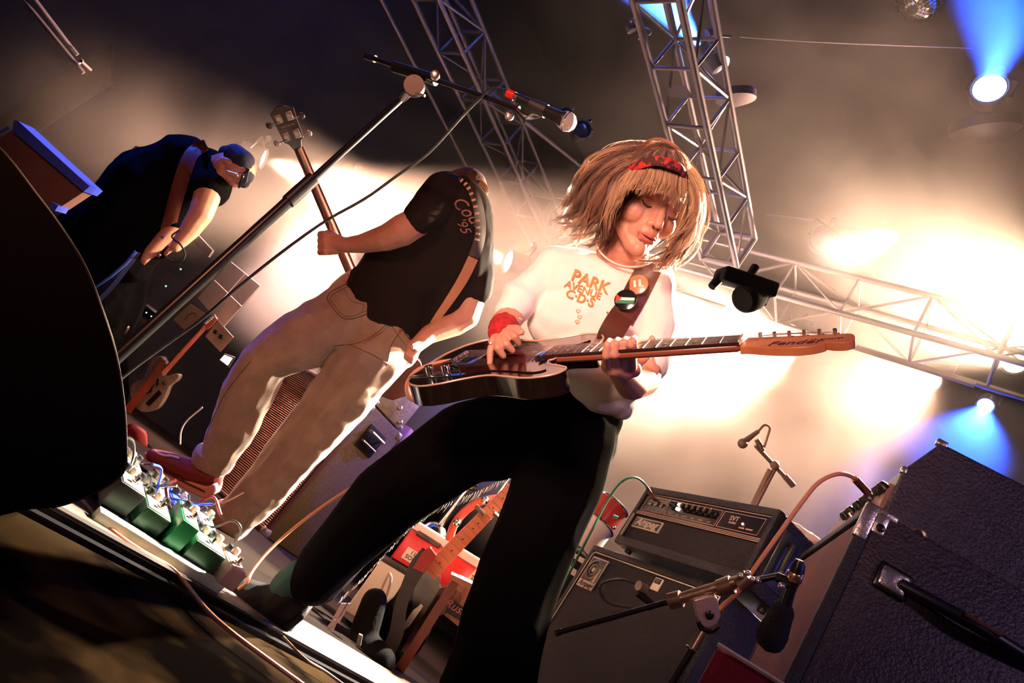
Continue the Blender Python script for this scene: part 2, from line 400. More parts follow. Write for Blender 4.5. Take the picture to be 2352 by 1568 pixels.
MH = mat('blue lit lamp housing', (.30, .34, .42), .35, .3)
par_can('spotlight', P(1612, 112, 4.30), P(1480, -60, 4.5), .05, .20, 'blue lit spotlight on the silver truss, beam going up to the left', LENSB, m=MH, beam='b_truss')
rl = (P(1662, 150, 4.42)-P(1612, 112, 4.30)).normalized(); obj('rear_lens', MB().lathe([(.050, 0), (.055, .02), (.045, .03), (0, .034)], P(1655, 145, 4.40), rl, 18), emis('glowing blue white rear', (.5, .68, 1), 5), bpy.data.objects['spotlight'])
t = par_can('moving_head_lamp', P(2273, 200, 5.3), P(2320, -20, 4.3), .13, .22, 'blue moving head lamp under the ceiling at upper right', LENSB, beam='b_ceiling')
obj('lamp_base', MB().lathe([(.20, 0), (.26, .02), (.26, .10), (.18, .16)], P(2262, 275, 5.8), CU*-1, 24), LBODY, t)
b_ = MB().lathe([(.07, 0), (.13, .02), (.13, .07), (.05, .10)], P(1690, 205, 4.5), -CU, 22)
tb = thing('lamp_ballast', 'grey round lamp base hung beside the silver truss under the blue spotlight', 'stage light', P(1690, 205, 4.5)); obj('base', b_, ALUDARK, tb)
obj('foot', MB().cyl(P(1735, 205, 4.5), P(1722, 205, 4.45), .012), ALUDARK, tb)
par_can('spotlight', P(1686, 752, 6.55), P(1400, 860, 5.4), .065, .18, 'small blue spotlight above the guitar neck', LENSB, beam='b_mid')
par_can('spotlight', P(1815, 766, 6.7), P(1560, 900, 5.5), .10, .22, 'blazing warm white lamp just behind the guitar headstock', LENSW, beam='head')
par_can('spotlight', P(2263, 932, 6.15), P(2180, 1100, 5.0), .075, .2, 'blue spotlight above the big speaker cabinet at right', LENSB, beam='b_right')
par_can('spotlight', P(2330, 830, 6.75), P(2180, 680, 5.8), .13, .25, 'warm lamp drowned in the bright haze at the right edge', LENSW, beam='edge')
par_can('spotlight', P(2135, 872, 6.75), P(1700, 1000, 5.0), .12, .22, 'warm lamp in the haze under the end of the pipe', LENSW, beam='pipe')
par_can('spotlight', P(1165, 598, 5.75), P(620, 430, 4.9), .10, .22, 'warm lamp hidden between the two players', LENSW, beam='hidden')
par_can('spotlight', P(607, 365, 5.35), P(900, 490, 5.5), .08, .2, 'warm lamp glowing in front of the capped guitarist', LENSW, beam='cap')
par_can('spotlight', P(778, 440, 5.8), P(740, 560, 5.5), .10, .2, 'warm lamp burning behind the bass guitar neck', LENSW, beam='neck')
for i, (x, y, d, r, ax_, ay_) in enumerate(((1338, 296, 4.9, .06, 1390, 230), (1895, 548, 6.3, .12, 1960, 500), (1300, 262, 5.2, .05, 1330, 200))):
    par_can('spotlight', P(x, y, d), P(ax_, ay_, d-.6), r, .18, ('dark unlit lamp just beyond the vocal microphone grille', 'unlit lamp on the back truss, its round rim faint in the haze', 'small unlit lamp above the vocal microphone')[i], mat('dark lens', (.05, .05, .06), .1, 0, coat=.5))
# dark moving head hanging under the joint of the trusses
t = thing('moving_head_lamp', 'unlit black moving head lamp hanging under the joint of the trusses', 'stage light', P(1680, 640, 4.9))
e_ = (P(1790, 690, 4.9)-P(1640, 640, 4.9)).normalized(); KM = Fr(P(1712, 648, 4.9), e_, -CF, e_.cross(CF)*-1)
DK = mat('matt black lamp body', (.004, .004, .004), .9, spec=.1)
dn = -UP
obj('base', MB(KM).rbox((-.20, -.14, -.05), (.20, .14, .06), .02), DK, t)
for s in (-1, 1): obj('yoke_arm', MB().tube([KM @ Vector((s*.17, 0, 0)), KM @ Vector((s*.19, 0, 0))+dn*.13], [.040, .030], 8), DK, t)
obj('lamp_head', MB().lathe([(.05, 0), (.10, .03), (.115, .10), (.10, .18), (.08, .20), (0, .19)], P(1742, 672, 4.9), (P(1640, 720, 4.6)-P(1742, 672, 4.9)), 22), DK, t)
obj('truss_hook', MB().cyl(KM @ Vector((0, 0, 0)), KM @ Vector((0, 0, 0))+UP*.16, .03), DK, t)
# mirror ball
c_ = P(2117, -10, 5.2); t = thing('mirror_ball', 'mirror ball glinting at the top right edge of the ceiling', 'mirror ball', c_+UP*.2)
MIR = mat('mirror tile', (.85, .82, .78), .03, 1)
obj('ball_core', MB().ball(c_, .185, 24, 16), BLACK, t)
q = MB()
for i in range(2, 23):
    th = pi*i/24; k_ = max(6, int(44*sin(th)))
    for k in range(k_):
        ph = 2*pi*k/k_; n_ = Vector((sin(th)*cos(ph), sin(th)*sin(ph), cos(th))); n_ = (n_+Vector((random.uniform(-.03,.03) for _ in range(3)))).normalized()
        u, v = perp(n_); o = c_+Vector((sin(th)*cos(ph), sin(th)*sin(ph), cos(th)))*.19
        q.add([o+u*.011+v*.011, o-u*.011+v*.011, o-u*.011-v*.011, o+u*.011-v*.011], [(0, 1, 2, 3)])
obj('mirror_tiles', q, MIR, t, smooth=False, kind='stuff')
obj('chain', MB().cyl(c_+UP*.18, c_+UP*.9, .005), CHROME, t)
# fluorescent fixture top left
t = thing('tube_fixture', 'pair of grey tubes of a frame hanging at the top left corner', 'pipe', P(200, 170, 4.6))
for (x0, y0, x1, y1) in ((45, -12, 192, 168), (72, -12, 166, 112), (186, 140, 208, 160)):
    obj('tube', MB().cyl(P(x0, y0, 4.4), P(x1, y1, 4.6), .014 if x0 < 180 else .01), ALUDARK, t)
obj('bracket', MB().cyl(P(176, 150, 4.6), P(190, 137, 4.6), .01), ALU, t)
obj('bracket', MB().cyl(P(165, 110, 4.58), P(178, 126, 4.6), .014), ALU, t)
q = MB().box((-.5, -.02, -.25), (.5, .02, .25)); q = MB(Fr(P(120, 235, 5.2), (P(250, 190, 5.2)-P(80, 300, 5.2)).normalized(), CF, CU)).rbox((-.55, -.02, -.14), (.55, .03, .14), .01)
tag(obj('hanging_panel', q, SATIN), 'dark panel hanging under the grey tubes at upper left', 'panel')
# label plate on truss
tag(obj('truss_sign', MB().hexa([P(1531, 192, 4.4), P(1578, 198, 4.4), P(1580, 226, 4.4), P(1536, 222, 4.4), P(1531, 192, 4.43), P(1578, 198, 4.43), P(1580, 226, 4.43), P(1536, 222, 4.43)]), WHITEP, smooth=False), 'small blank white plate hung inside the silver truss', 'sign')
t = thing('truss_clamp', 'pair of clamps gripping the left chord of the silver truss', 'clamp', P(1477, 75, 4.1))
obj('clamp_jaw', MB().cyl(P(1470, 76, 4.08), P(1488, 82, 4.08), .04).cyl(P(1449, 58, 4.05), P(1454, 70, 4.05), .035), ALU, t)
obj('clamp_bolt', MB().cyl(P(1450, 45, 4.05), P(1478, 80, 4.05), .012).ball(P(1490, 74, 4.07), .02), CHROME, t)
t = thing('truss_clamp', 'clamp holding the blue spotlight to the right chord of the silver truss', 'clamp', P(1632, 75, 4.3))
obj('clamp_jaw', MB().cyl(P(1625, 82, 4.3), P(1648, 70, 4.3), .04), ALU, t)
obj('clamp_bolt', MB().cyl(P(1648, 82, 4.3), P(1680, 84, 4.3), .008), CHROME, t)
# ------------------------------------------------------------------ amplifiers and cabinets
def yawfr(o, deg):
    a = radians(deg); return Fr(Vector(o), Vector((cos(a), sin(a), 0)), Vector((-sin(a), cos(a), 0)), UP)
def corner(M, x, y, z, sx, sy, sz, r, m, t):
    b = MB(M); b.rbox((min(x, x+sx*r), min(y, y+sy*r), min(z, z+sz*r)), (max(x, x+sx*r), max(y, y+sy*r), max(z, z+sz*r)), r*.25)
    return obj('corner_protector', b, m, t)
TOLEX = mat('speckled grey tolex', (.13, .085, .045), .6, .2, 1.0, 330, col2=(.05, .032, .018), cscale=240, spec=.1)
BRONZE = mat('bronze grille rib', (.42, .20, .13), .35, .6)
DGR = mat('dark brown grille back', (.018, .010, .009), .9)
MET = mat('worn nickel', (.66, .60, .54), .3, .9, .3, 90)
# tall ribbed bass cabinet behind the bass player
M = yawfr((-1.131, 4.782, 0), -42.5)
t = thing('bass_cabinet', 'tall bass cabinet with ribbed bronze grille behind the jeans of the bass player', 'speaker cabinet', M @ Vector((.47, .19, 0)))
w_, d_, h_ = .941, .375, .945
b = MB(M); b.rbox((0, .03, 0), (w_, d_, h_), .012); obj('cabinet_shell', b, TOLEX, t)
b = MB(M)
for (a, c) in (((0, 0, 0), (w_, .035, .035)), ((0, 0, h_-.03), (w_, .035, h_)), ((0, 0, .03), (.028, .035, h_-.03)), ((w_-.028, 0, .03), (w_, .035, h_-.03))): b.rbox(a, c, .006)
obj('front_frame', b, mat('dark maroon frame', (.055, .018, .014), .4), t)
b = MB(M); b.box((.02, .024, .02), (w_-.02, .03, h_-.02)); obj('grille_back', b, DGR, t)
b = MB(M); n = 66
for i in range(n):
    z = .038+(h_-.072)*(i+.5)/n
    b.tube([(.028, .018, z), (w_-.028, .018, z)], .0042, 5)
obj('grille_ribs', b, BRONZE, t, kind='stuff')
for z, s_ in ((0, 1), (h_, -1)):
    for x, sx in ((0, 1), (w_, -1)):
        corner(M, x+.004*-sx, -.004, z+.003*-s_, sx, 1, s_, .05, MET, t)
        corner(M, x+.004*-sx, d_+.004, z+.003*-s_, sx, -1, s_, .05, MET, t)
hd = obj('side_handle', MB(M).rbox((w_, .10, .70), (w_+.006, .27, .86), .004), SATIN, t)
obj('handle_bar', MB(M).tube([(w_, .12, .82), (w_+.035, .12, .82), (w_+.035, .25, .82), (w_, .25, .82)], .010, 8), MET, hd)
obj('handle_bar', MB(M).tube([(w_, .12, .75), (w_+.02, .12, .75), (w_+.02, .25, .75), (w_, .25, .75)], .006, 8), MET, hd)
for x in (.06, w_-.06):
    obj('caster', MB(M).cyl((x-.01, .05, .0), (x+.01, .05, .0), .0).box((x-.02, .01, -.001), (x+.02, .05, .012)), RUBBER, t)
# its head
hz = h_+.012
t = thing('amplifier', 'scuffed grey amplifier head on the ribbed bass cabinet', 'amplifier', M @ Vector((.62, .19, hz)))
GREYCASE = mat('scuffed grey case', (.34, .27, .21), .5, .1, .6, 60, col2=(.20, .15, .11), cscale=14)
b = MB(M); b.rbox((.30, .03, hz), (.925, .35, hz+.33), .012); obj('case', b, GREYCASE, t)
b = MB(M); b.rbox((.315, .012, hz+.01), (.91, .03, hz+.15), .004); g_ = obj('grille', b, mat('fine brown mesh grille', (.16, .05, .03), .5, .4, 1, 500), t)
b = MB(M); b.rbox((.315, .012, hz+.16), (.91, .03, hz+.32), .004); pn = obj('control_panel', b, SATIN, t)
for i in range(6): obj('knob', MB(M).lathe([(.014, 0), (.012, .014), (.0, .016)], (.38+i*.09, .012, hz+.24), Vector((sin(radians(-42.5)), -cos(radians(-42.5)), 0)).xyz if False else (0, -1, 0), 12), BLACK, pn)
for z in (0, .33):
    for y, sy in ((.026, 1), (.354, -1)): corner(M, .929, y, hz+z+(.002 if z else -.002), -1, sy, -1 if z else 1, .035, MET, t)
for (y, z) in ((.13, .16), (.22, .10), (.30, .04)):
    obj('side_bolt', MB(M).lathe([(.016, 0), (.016, .004), (.008, .012), (0, .014)], (.925, y, hz+z), (1, 0, 0), 14), MET, t)
for i in range(4): obj('foot', MB(M).cyl(((.36, .87)[i % 2], (.07, .31)[i//2], h_+.0015), ((.36, .87)[i % 2], (.07, .31)[i//2], hz+.002), .014), RUBBER, t)
# small lit rack strip standing behind it
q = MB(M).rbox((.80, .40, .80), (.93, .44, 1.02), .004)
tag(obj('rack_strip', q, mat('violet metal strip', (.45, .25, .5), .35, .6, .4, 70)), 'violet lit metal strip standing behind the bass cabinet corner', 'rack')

# near right guitar cabinet with a second head on top
VIN = mat('pebbled purple black vinyl', (.050, .036, .052), .42, 0, 1.0, 150, col2=(.03, .022, .034), cscale=40)
GCLOTH = mat('maroon grille cloth', (.17, .07, .06), .85, 0, .6, 180, col2=(.11, .045, .045), cscale=5)
yr = -21.4; M = yawfr((.766, 1.219, 0), yr); hc = .938; lw = .56
lf = PP(1852, 1275, M @ Vector((0, 0, hc)), UP); lf = M.inverted() @ lf; ww = max(.34, lf.y)
t = thing('speaker_cabinet', 'big black vinyl speaker cabinet with strap handle at the right edge', 'speaker cabinet', M @ Vector((.28, ww/2, 0)))
b = MB(M); b.rbox((.02, 0, 0), (lw, ww, hc), .010); obj('cabinet_shell', b, VIN, t)
b = MB(M); b.rbox((0, .012, .03), (.022, ww-.012, hc-.03), .004); obj('grille_cloth', b, GCLOTH, t)
b = MB(M)
for (a, c) in (((-.004, 0, hc-.022), (.022, ww, hc)), ((-.004, 0, 0), (.022, ww, .022)), ((-.004, 0, 0), (.022, .014, hc)), ((-.004, ww-.014, 0), (.022, ww, hc))): b.rbox(a, c, .004)
obj('front_edge', b, DARKVINYL, t)
for a, c in (((-.008, -.004, hc-.012), (.055, .012, hc+.004)), ((-.008, -.005, hc-.075), (.018, .01, hc+.002)),):
    cp = obj('corner_protector', MB(M).rbox(a, c, .004), MET, t)
obj('corner_protector', MB(M).rbox((.018, -.004, hc-.05), (.042, .003, hc-.002), .0035), MET, t)
obj('rivet', MB(M).lathe([(.009, 0), (.007, .003), (0, .0045)], (.032, -.004, hc-.036), (0, -1, 0), 12), SATIN, cp)
# strap handle on the side facing the camera
hz0 = hc-.118
h = obj('strap_handle', MB(M).tube(smoothpts([(.10, -.008, hz0), (.15, -.022, hz0-.002), (.23, -.034, hz0-.004), (.31, -.022, hz0-.002), (.36, -.008, hz0)], 5), [.012]*21, 10, 1.0), mat('black rubber handle', (.012, .010, .016), .4), t)
for x0 in (.062, .352):
    c_ = obj('handle_bracket', MB(M).rbox((x0, -.014, hz0-.022), (x0+.05, .002, hz0+.02), .006), MET, h)
    obj('handle_rim', MB(M).rbox((x0-.006, -.009, hz0-.028), (x0+.056, .001, hz0+.026), .006), SATIN, h)
obj('handle_ridge', MB(M).tube([(.20, -.046, hz0), (.26, -.046, hz0)], .004, 6), mat('worn red brown rubber', (.18, .06, .04), .5), h)
for x in (.10, .30):
    obj('top_glide', MB(M).ring((x, .02, hc+.001), (0, 1, 0), .013, .0045, 12, 6, -pi, 0), MET, t)
# second head
h2 = hc+.012; prof = [(.035, h2), (.035, h2+.115), (.078, h2+.215), (.50, h2+.215), (.50, h2)]
t = thing('amplifier', 'dark slant fronted amplifier head on the big cabinet at right', 'amplifier', M @ Vector((.26, ww/2, h2)))
b = MB(M); b.prism([(x, .045, z) for x, z in prof], (0, ww-.07, 0)); obj('case', b, VIN, t, bevel=.006)
b = MB(M); b.box((.026, .06, h2+.008), (.036, ww-.04, h2+.08)); pn = obj('control_panel', b, mat('pale control panel', (.40, .22, .18), .45), t)
for i, yy in enumerate((.07, .10, .15, .18, .22, .27, .31)):
    if yy < ww-.05: obj('knob', MB(M).lathe([(.012, 0), (.012, .010), (.008, .018), (0, .020)], (.026, yy, h2+.065), (-1, 0, .5), 12), BLACK, pn)
for yy in (.12, .24): obj('switch', MB(M).cyl((.028, yy, h2+.04), (.012, yy, h2+.05), .004, n=8), CHROME, pn)
obj('corner_cap', MB(M).rbox((.068, .040, h2+.206), (.090, .056, h2+.220), .003), MET, t)
obj('corner_cap', MB(M).rbox((.030, .040, h2+.106), (.042, .054, h2+.122), .003), MET, t)
for i in range(4): obj('foot', MB(M).cyl(((.08, .46)[i % 2], (.08, ww-.06)[i//2], hc+.0012), ((.08, .46)[i % 2], (.08, ww-.06)[i//2], h2+.002), .012), RUBBER, t)
MR = M; HR = h2

# ------------------------------------------------------------------ small valve amp stack, head and cabinet
ya = -73.5; M = yawfr((.695, 2.32, 0), ya); zt = .782
oc = M.inverted() @ PP(1366, 1250, Vector((0, 0, zt)), UP)
MESHC = mat('black woven grille cloth', (.008, .005, .006), .8, 0, 1.0, 420, col2=(.014, .008, .008), cscale=300)
BV_ = mat('black grained vinyl', (.008, .006, .007), .45, 0, 1.0, 240)
x0, y0 = oc.x, oc.y; cw, cdp = .70, .36
t = thing('bass_cabinet', 'black woven speaker cabinet with cream piping under the small amplifier head', 'speaker cabinet', M @ Vector((x0+cw/2, y0+.18, 0)))
b = MB(M); b.rbox((x0, y0+.012, .0), (x0+cw, y0+cdp, zt), .010); obj('cabinet_shell', b, BV_, t)
b = MB(M); b.rbox((x0+.025, y0+.002, .03), (x0+cw-.025, y0+.014, zt-.028), .003); obj('grille_cloth', b, MESHC, t)
pz = zt-.026; xa, xb = x0+.022, x0+cw-.022
obj('piping', MB(M).tube([(xa, y0, .02), (xa, y0, pz-.012), (xa+.004, y0, pz-.004), (xa+.012, y0, pz), (xb, y0, pz), (xb, y0, .02)], .0028, 6), CREAM, t)
b = MB(M); b.rbox((x0-.002, y0-.002, zt-.022), (x0+cw+.002, y0+.015, zt), .004); obj('top_edge', b, BV_, t)
b = MB(M); b.rbox((x0-.002, y0-.002, 0), (x0+.018, y0+.015, zt-.02), .004); obj('side_edge', b, BV_, t)
ex = M.to_3x3() @ Vector((1, 0, 0)); ey = M.to_3x3() @ Vector((0, 1, 0))
lg = obj('badge', MB(M).rbox((x0+.040, y0-.004, pz-.135), (x0+.140, y0+.003, pz-.016), .002), CREAM, t)
bx, bz = x0+.090, pz-.064
obj('badge_field', MB(M).rbox((x0+.046, y0-.0052, pz-.108), (x0+.134, y0-.001, pz-.022), .001), SATIN, lg)
b = MB(M)
for R_, r_, a0, a1 in ((.035, .0062, 0, pi*2), (.019, .0045, 0, 2*pi)):
    b.tube([(bx+R_*cos(a0+(a1-a0)*i/30), y0-.006, bz+R_*sin(a0+(a1-a0)*i/30)) for i in range(31)], r_, 6, .25, up=Vector((0, 1, 0)) if False else None)
b.cyl((bx, y0-.0052, bz), (bx, y0-.0075, bz), .009, n=16)
b.box((bx+.030, y0-.0075, pz-.106), (bx+.043, y0-.0052, bz+.01))
obj('badge_mark', b, CREAM, lg, kind='stuff')
tx = textmb('Ampeg', M @ Vector((bx, y0-.0046, pz-.121)), ex, UP, .030, .0005, shear=.3, bold=.0006); obj('badge_lettering', tx, SATIN, lg, smooth=False)
lg = obj('corner_badge', MB(M).rbox((x0+cw-.30, y0-.003, pz-.052), (x0+cw-.262, y0+.003, pz-.010), .002), CREAM, t)
obj('badge_field', MB(M).rbox((x0+cw-.296, y0-.0042, pz-.030), (x0+cw-.266, y0-.001, pz-.013), .001), SATIN, lg)
# head
hw, hdp, hh = .61, .19, .234; hb = zt+.012
M = yawfr((.695, 2.32, hb), ya)
t = thing('amplifier', 'black valve amplifier head with silver lined controls, plugged with a green cable', 'amplifier', M @ Vector((.3, .1, 0)))
b = MB(M); b.rbox((0, .022, 0), (hw, hdp, hh), .012); obj('case', b, BV_, t)
b = MB(M)
for a, c in (((0, 0, hh-.026), (hw, .03, hh)), ((0, 0, 0), (hw, .03, .03)), ((0, 0, .02), (.02, .03, hh-.02)), ((hw-.02, 0, .02), (hw, .03, hh-.02))): b.rbox(a, c, .006)
obj('front_frame', b, BV_, t)
obj('grille_cloth', MB(M).rbox((.018, .008, .028), (hw-.018, .022, .122), .002), MESHC, t)
pn = obj('control_panel', MB(M).rbox((.018, .006, .124), (hw-.018, .024, hh-.024), .002), SATIN, t)
SIL = mat('silver line', (.75, .52, .42), .35, .3)
def hline(z, y=.004, x0=.02, x1=hw-.02, m=SIL, r=.0013, nm='trim_line', p=None): obj(nm, MB(M).tube([(x0, y, z), (x1, y, z)], r, 5), m, p or pn)
for z in (.124, .129, .134, .206): hline(z)
def frame(xa, xb, za, zb):
    obj('outline', MB(M).tube([(xa, .004, za), (xa+.004, .004, zb), (xb, .004, zb), (xb-.004, .004, za), (xa, .004, za)], .0011, 5), SIL, pn)
frame(.035, .155, .142, .196); frame(.160, .405, .142, .196); frame(.410, .575, .142, .196)
obj('edge_strip', MB(M).rbox((.016, -.002, .030), (.021, .006, .120), .001), CREAM, t)
for i, x in enumerate((.185, .245, .270, .298, .325, .352, .380)):
    k = obj('knob', MB(M).lathe([(.0125, 0), (.0125, .008), (.009, .010), (.008, .022), (0, .023)], (x, .006, .178), (0, -1, 0), 14), BLACK, pn)
    obj('pointer', MB(M).box((x-.001, -.018, .178), (x+.001, -.0165, .188)), SIL, k)
for x, z in ((.212, .186), (.215, .170)): obj('rocker_switch', MB(M).rbox((x-.008, -.002, z-.005), (x+.008, .008, z+.005), .001), mat('lit switch', (1, .8, .7), .4, emit=1.5), pn)
for x in (.065, .095, .125): obj('jack_socket', MB(M).lathe([(.008, 0), (.008, .004), (.004, .005), (.003, .001)], (x, .006, .172), (0, -1, 0), 12), MET, pn)
obj('pilot_lamp', MB(M).ball((.505, .002, .166), .004, 10, 6), emis('red pilot', (1, .35, .25), 3), pn)
for s_, x, z, sz in (('SVT', .462, .178, .022), ('CLASSIC', .462, .164, .008), ('POWER', .505, .154, .006), ('STANDBY', .535, .154, .006)):
    obj('lettering', textmb(s_, M @ Vector((x, .005, z)), ex, UP, sz, .0004, bold=.0004), SIL, pn, smooth=False)
for i in range(6): obj('lettering', textmb(('GAIN', 'BASS', 'MIDRANGE', 'TREBLE', 'MASTER', 'LEVEL')[i], M @ Vector((.185+i*.037, .005, .150)), ex, UP, .0055, .0003), SIL, pn, smooth=False)
lg = obj('badge', MB(M).rbox((.040, .002, .072), (.185, .010, .112), .002), CREAM, t)
obj('badge_field', MB(M).rbox((.044, .0008, .076), (.181, .006, .108), .001), SATIN, lg)
obj('badge_lettering', textmb('Ampeg', M @ Vector((.112, .0004, .093)), ex, UP, .040, .0006, shear=.35, bold=.0012), CREAM, lg, smooth=False)
hr = obj('side_handle', MB(M).rbox((hw-.002, .045, .04), (hw+.004, .155, .20), .003), mat('black moulded handle', (.02, .025, .04), .25), t)
obj('handle_bar', MB(M).tube([(hw, .075, .07), (hw+.022, .075, .07), (hw+.022, .075, .17), (hw, .075, .17)], .010, 8), BLACK, hr)
for i in range(4): obj('foot', MB(M).cyl(((.05, .56)[i % 2], (.04, .15)[i//2], -.0108), ((.05, .56)[i % 2], (.04, .15)[i//2], .002), .012), RUBBER, t)
MA = M
# crumpled towel behind the head
q = MB()
for i in range(11): q.ball(M @ Vector((.14+i*.045, .155+.012*sin(i*2), .250+.006*sin(i*1.7))), 1, 12, 8, sc=(.034, .026+.008*sin(i*3), .014), R=M.to_3x3())
q.capsule(M @ Vector((.57, .17, .250)), .018, M @ Vector((.60, .215, .18)), .022)
tag(obj('towel', blobmesh(q, .005, 4, folds(30, .006)), mat('cream towel', (.78, .60, .48), .9, 0, .8, 150)), 'crumpled cream towel lying on top of the small valve amplifier', 'towel')

# red amplifier corner at the bottom right
MQ = yawfr(PP(1690, 1500, Vector((0, 0, .50)), UP), -38)
t = thing('red_case', 'red case with cream top edge at the bottom right of the frame', 'case', MQ @ Vector((.15, .1, -.5)))
RED = mat('deep red tolex', (.30, .010, .016), .4, 0, .4, 120)
obj('case_body', MB(MQ).rbox((-.03, 0, -.5), (.24, .16, 0), .012), RED, t)
obj('edge_strip', MB(MQ).tube([(-.028, -.002, -.003), (.238, -.002, -.003)], .004, 6), CREAM, t)
# ------------------------------------------------------------------ people
SKIN = mat('skin', (.60, .30, .20), .48, 0, .12, 260, col2=(.54, .25, .165), cscale=26)
for m_ in (SKIN,):
    b_ = m_.node_tree.nodes['Principled BSDF']; b_.inputs['Subsurface Weight'].default_value = .15; b_.inputs['Subsurface Radius'].default_value = (.01, .004, .002); b_.inputs['Subsurface Scale'].default_value = .6
def headframe(x, y, d, upx, upy, yaw, pitch, s=1.0):
    """frame of a head: up direction in the picture, face turned by yaw, lowered by pitch"""
    up = (CR*upx + CU*upy).normalized(); f = -CF
    f = (f - up*f.dot(up)).normalized()
    f = Matrix.Rotation(radians(yaw), 3, up) @ f
    rt = f.cross(up).normalized()*-1         # to the viewer's right when yaw = 0
    q = Matrix.Rotation(radians(pitch), 3, rt); f = q @ f; up = q @ up
    return Fr(P(x, y, d), rt*s, f*s, up*s)
def headblob(b, M, female=True):
    o = b.M; b.M = M
    b.ball((0, -.012, .036), 1, 20, 14, sc=(.074, .092, .080))
    b.capsule((0, .035, .02), .056, (0, .044, -.055), .040)
    for s in (-1, 1):
        b.capsule((s*.050, .002, -.038), .027, (s*.008, .060, -.088), .021)
        b.ball((s*.036, .050, -.024), .029, 12, 8)
        b.ball((s*.031, .0665, .004), .0155, 12, 8)
        b.ball((s*.012, .091, -.034), .0085, 8, 6)
        b.ball((s*.077, -.006, -.010), 1, 12, 8, sc=(.010, .018, .030))
    b.capsule((-.034, .070, .024), .014, (.034, .070, .024), .014)
    b.capsule((0, .080, .014), .0075, (0, .103, -.029), .0105)
    b.ball((0, .074, -.052), .026, 12, 8)
    b.capsule((-.017, .088, -.0555), .0052, (.017, .088, -.0555), .0052); b.ball((0, .093, -.0555), .0065, 8, 6)
    b.capsule((-.014, .088, -.068), .0060, (.014, .088, -.068), .0060)
    b.ball((0, .074, -.092), .0185, 12, 8)
    b.M = o
def facebits(M, t, lipcol=(.50, .12, .10), browcol=(.16, .07, .035)):
    LIP = mat('lips', lipcol, .35); BROW = mat('brow hair', browcol, .8); LASH = mat('dark lashes', (.02, .010, .008), .6)
    obj('lips', MB(M).tube(smoothpts([(-.024, .083, -.0615), (-.010, .0945, -.0580), (0, .0985, -.0590), (.010, .0945, -.0580), (.024, .083, -.0615)]), [.0012]+[.0036]*23+[.0012], 8).tube(smoothpts([(-.021, .084, -.064), (-.008, .0945, -.0672), (.008, .0945, -.0672), (.021, .084, -.064)]), [.0012]+[.0044]*17+[.0012], 8), LIP, t, kind='stuff')
    obj('mouth_line', MB(M).tube(smoothpts([(-.021, .0865, -.0625), (0, .1008, -.0625), (.021, .0865, -.0625)]), .0011, 6), LASH, t)
    for s in (-1, 1):
        obj('eyelashes', MB(M).tube(smoothpts([(s*.0175, .0775, .0015), (s*.024, .0815, -.0045), (s*.032, .0820, -.0060), (s*.040, .0785, -.0045), (s*.0455, .0735, .0010)]), [.0007]+[.0016]*23+[.0008], 6), LASH, t)
        obj('eyelid_crease', MB(M).tube(smoothpts([(s*.018, .0775, .007), (s*.031, .0835, .0105), (s*.044, .0760, .0085)]), .0007, 5), mat('skin fold', (.30, .12, .08), .6), t)
        obj('eyebrow', MB(M).tube(smoothpts([(s*.013, .0850, .024), (s*.028, .0855, .0305), (s*.047, .0750, .0275)]), [.0012]+[.0030]*10+[.0012]*2, 6, .5), BROW, t)
        obj('nostril', MB(M).ball((s*.0062, .1010, -.0385), .0028, 8, 6), LASH, t)
def bvh_of(b):
    tris = [];
    return BVHTree.FromPolygons([tuple(v) for v in b.v], b.f)
def surf(x, y, bvh, lift=.004, dflt=None):
    k = ray(x, y).normalized(); h = bvh.ray_cast(CAM, k)
    if h[0] is None: return P(x, y, dflt) if dflt else None
    return h[0] - k*lift
def ribbon(pts, wd, bvh=None, lift=.004, th=.003, dflt=1.6, n=6):
    """pts: (x,y[,d]) centre line in the picture, wd: width in px; lies on the cloth where it meets it"""
    b = MB(); q = smoothpts([Vector((p[0], p[1], p[2] if len(p) > 2 else dflt)) for p in pts], n); ws = wd if isinstance(wd, list) else [wd]*len(pts)
    L_, R_ = [], []
    for i, p in enumerate(q):
        a = q[min(i+1, len(q)-1)]-q[max(i-1, 0)]; nn = Vector((-a.y, a.x)).normalized()
        f = i/n; k = min(int(f), len(ws)-2); w_ = ws[k]+(ws[k+1]-ws[k])*(f-k)
        row = []
        for s in (-1, -.5, 0, .5, 1):
            X, Y = p.x+nn.x*w_/2*s, p.y+nn.y*w_/2*s
            if bvh: 
                v = surf(X, Y, bvh, lift, None)
                v = v if v is not None else P(X, Y, p.z)
            else: v = P(X, Y, p.z)
            row.append(v)
        L_.append(row)
    # even the depth out so that the strap stays smooth
    for _ in range(3):
        for i in range(1, len(L_)-1):
            for k in range(5): L_[i][k] = L_[i][k]*.5+(L_[i-1][k]+L_[i+1][k])*.25
    vs = []; fs = []
    for row in L_:
        for v in row: vs.append(v)
        for v in row: vs.append(v + (v-CAM).normalized()*th)
    m = 10
    for i in range(len(L_)-1):
        for k in range(4):
            fs.append((i*m+k, i*m+k+1, (i+1)*m+k+1, (i+1)*m+k)); fs.append((i*m+5+k, (i+1)*m+5+k, (i+1)*m+6+k, i*m+6+k))
        fs.append((i*m, (i+1)*m, (i+1)*m+5, i*m+5)); fs.append((i*m+4, i*m+9, (i+1)*m+9, (i+1)*m+4))
    e = len(L_)-1
    for z in (0, e):
        for k in range(4): fs.append((z*m+k, z*m+5+k, z*m+6+k, z*m+k+1))
    b.add(vs, fs); return b
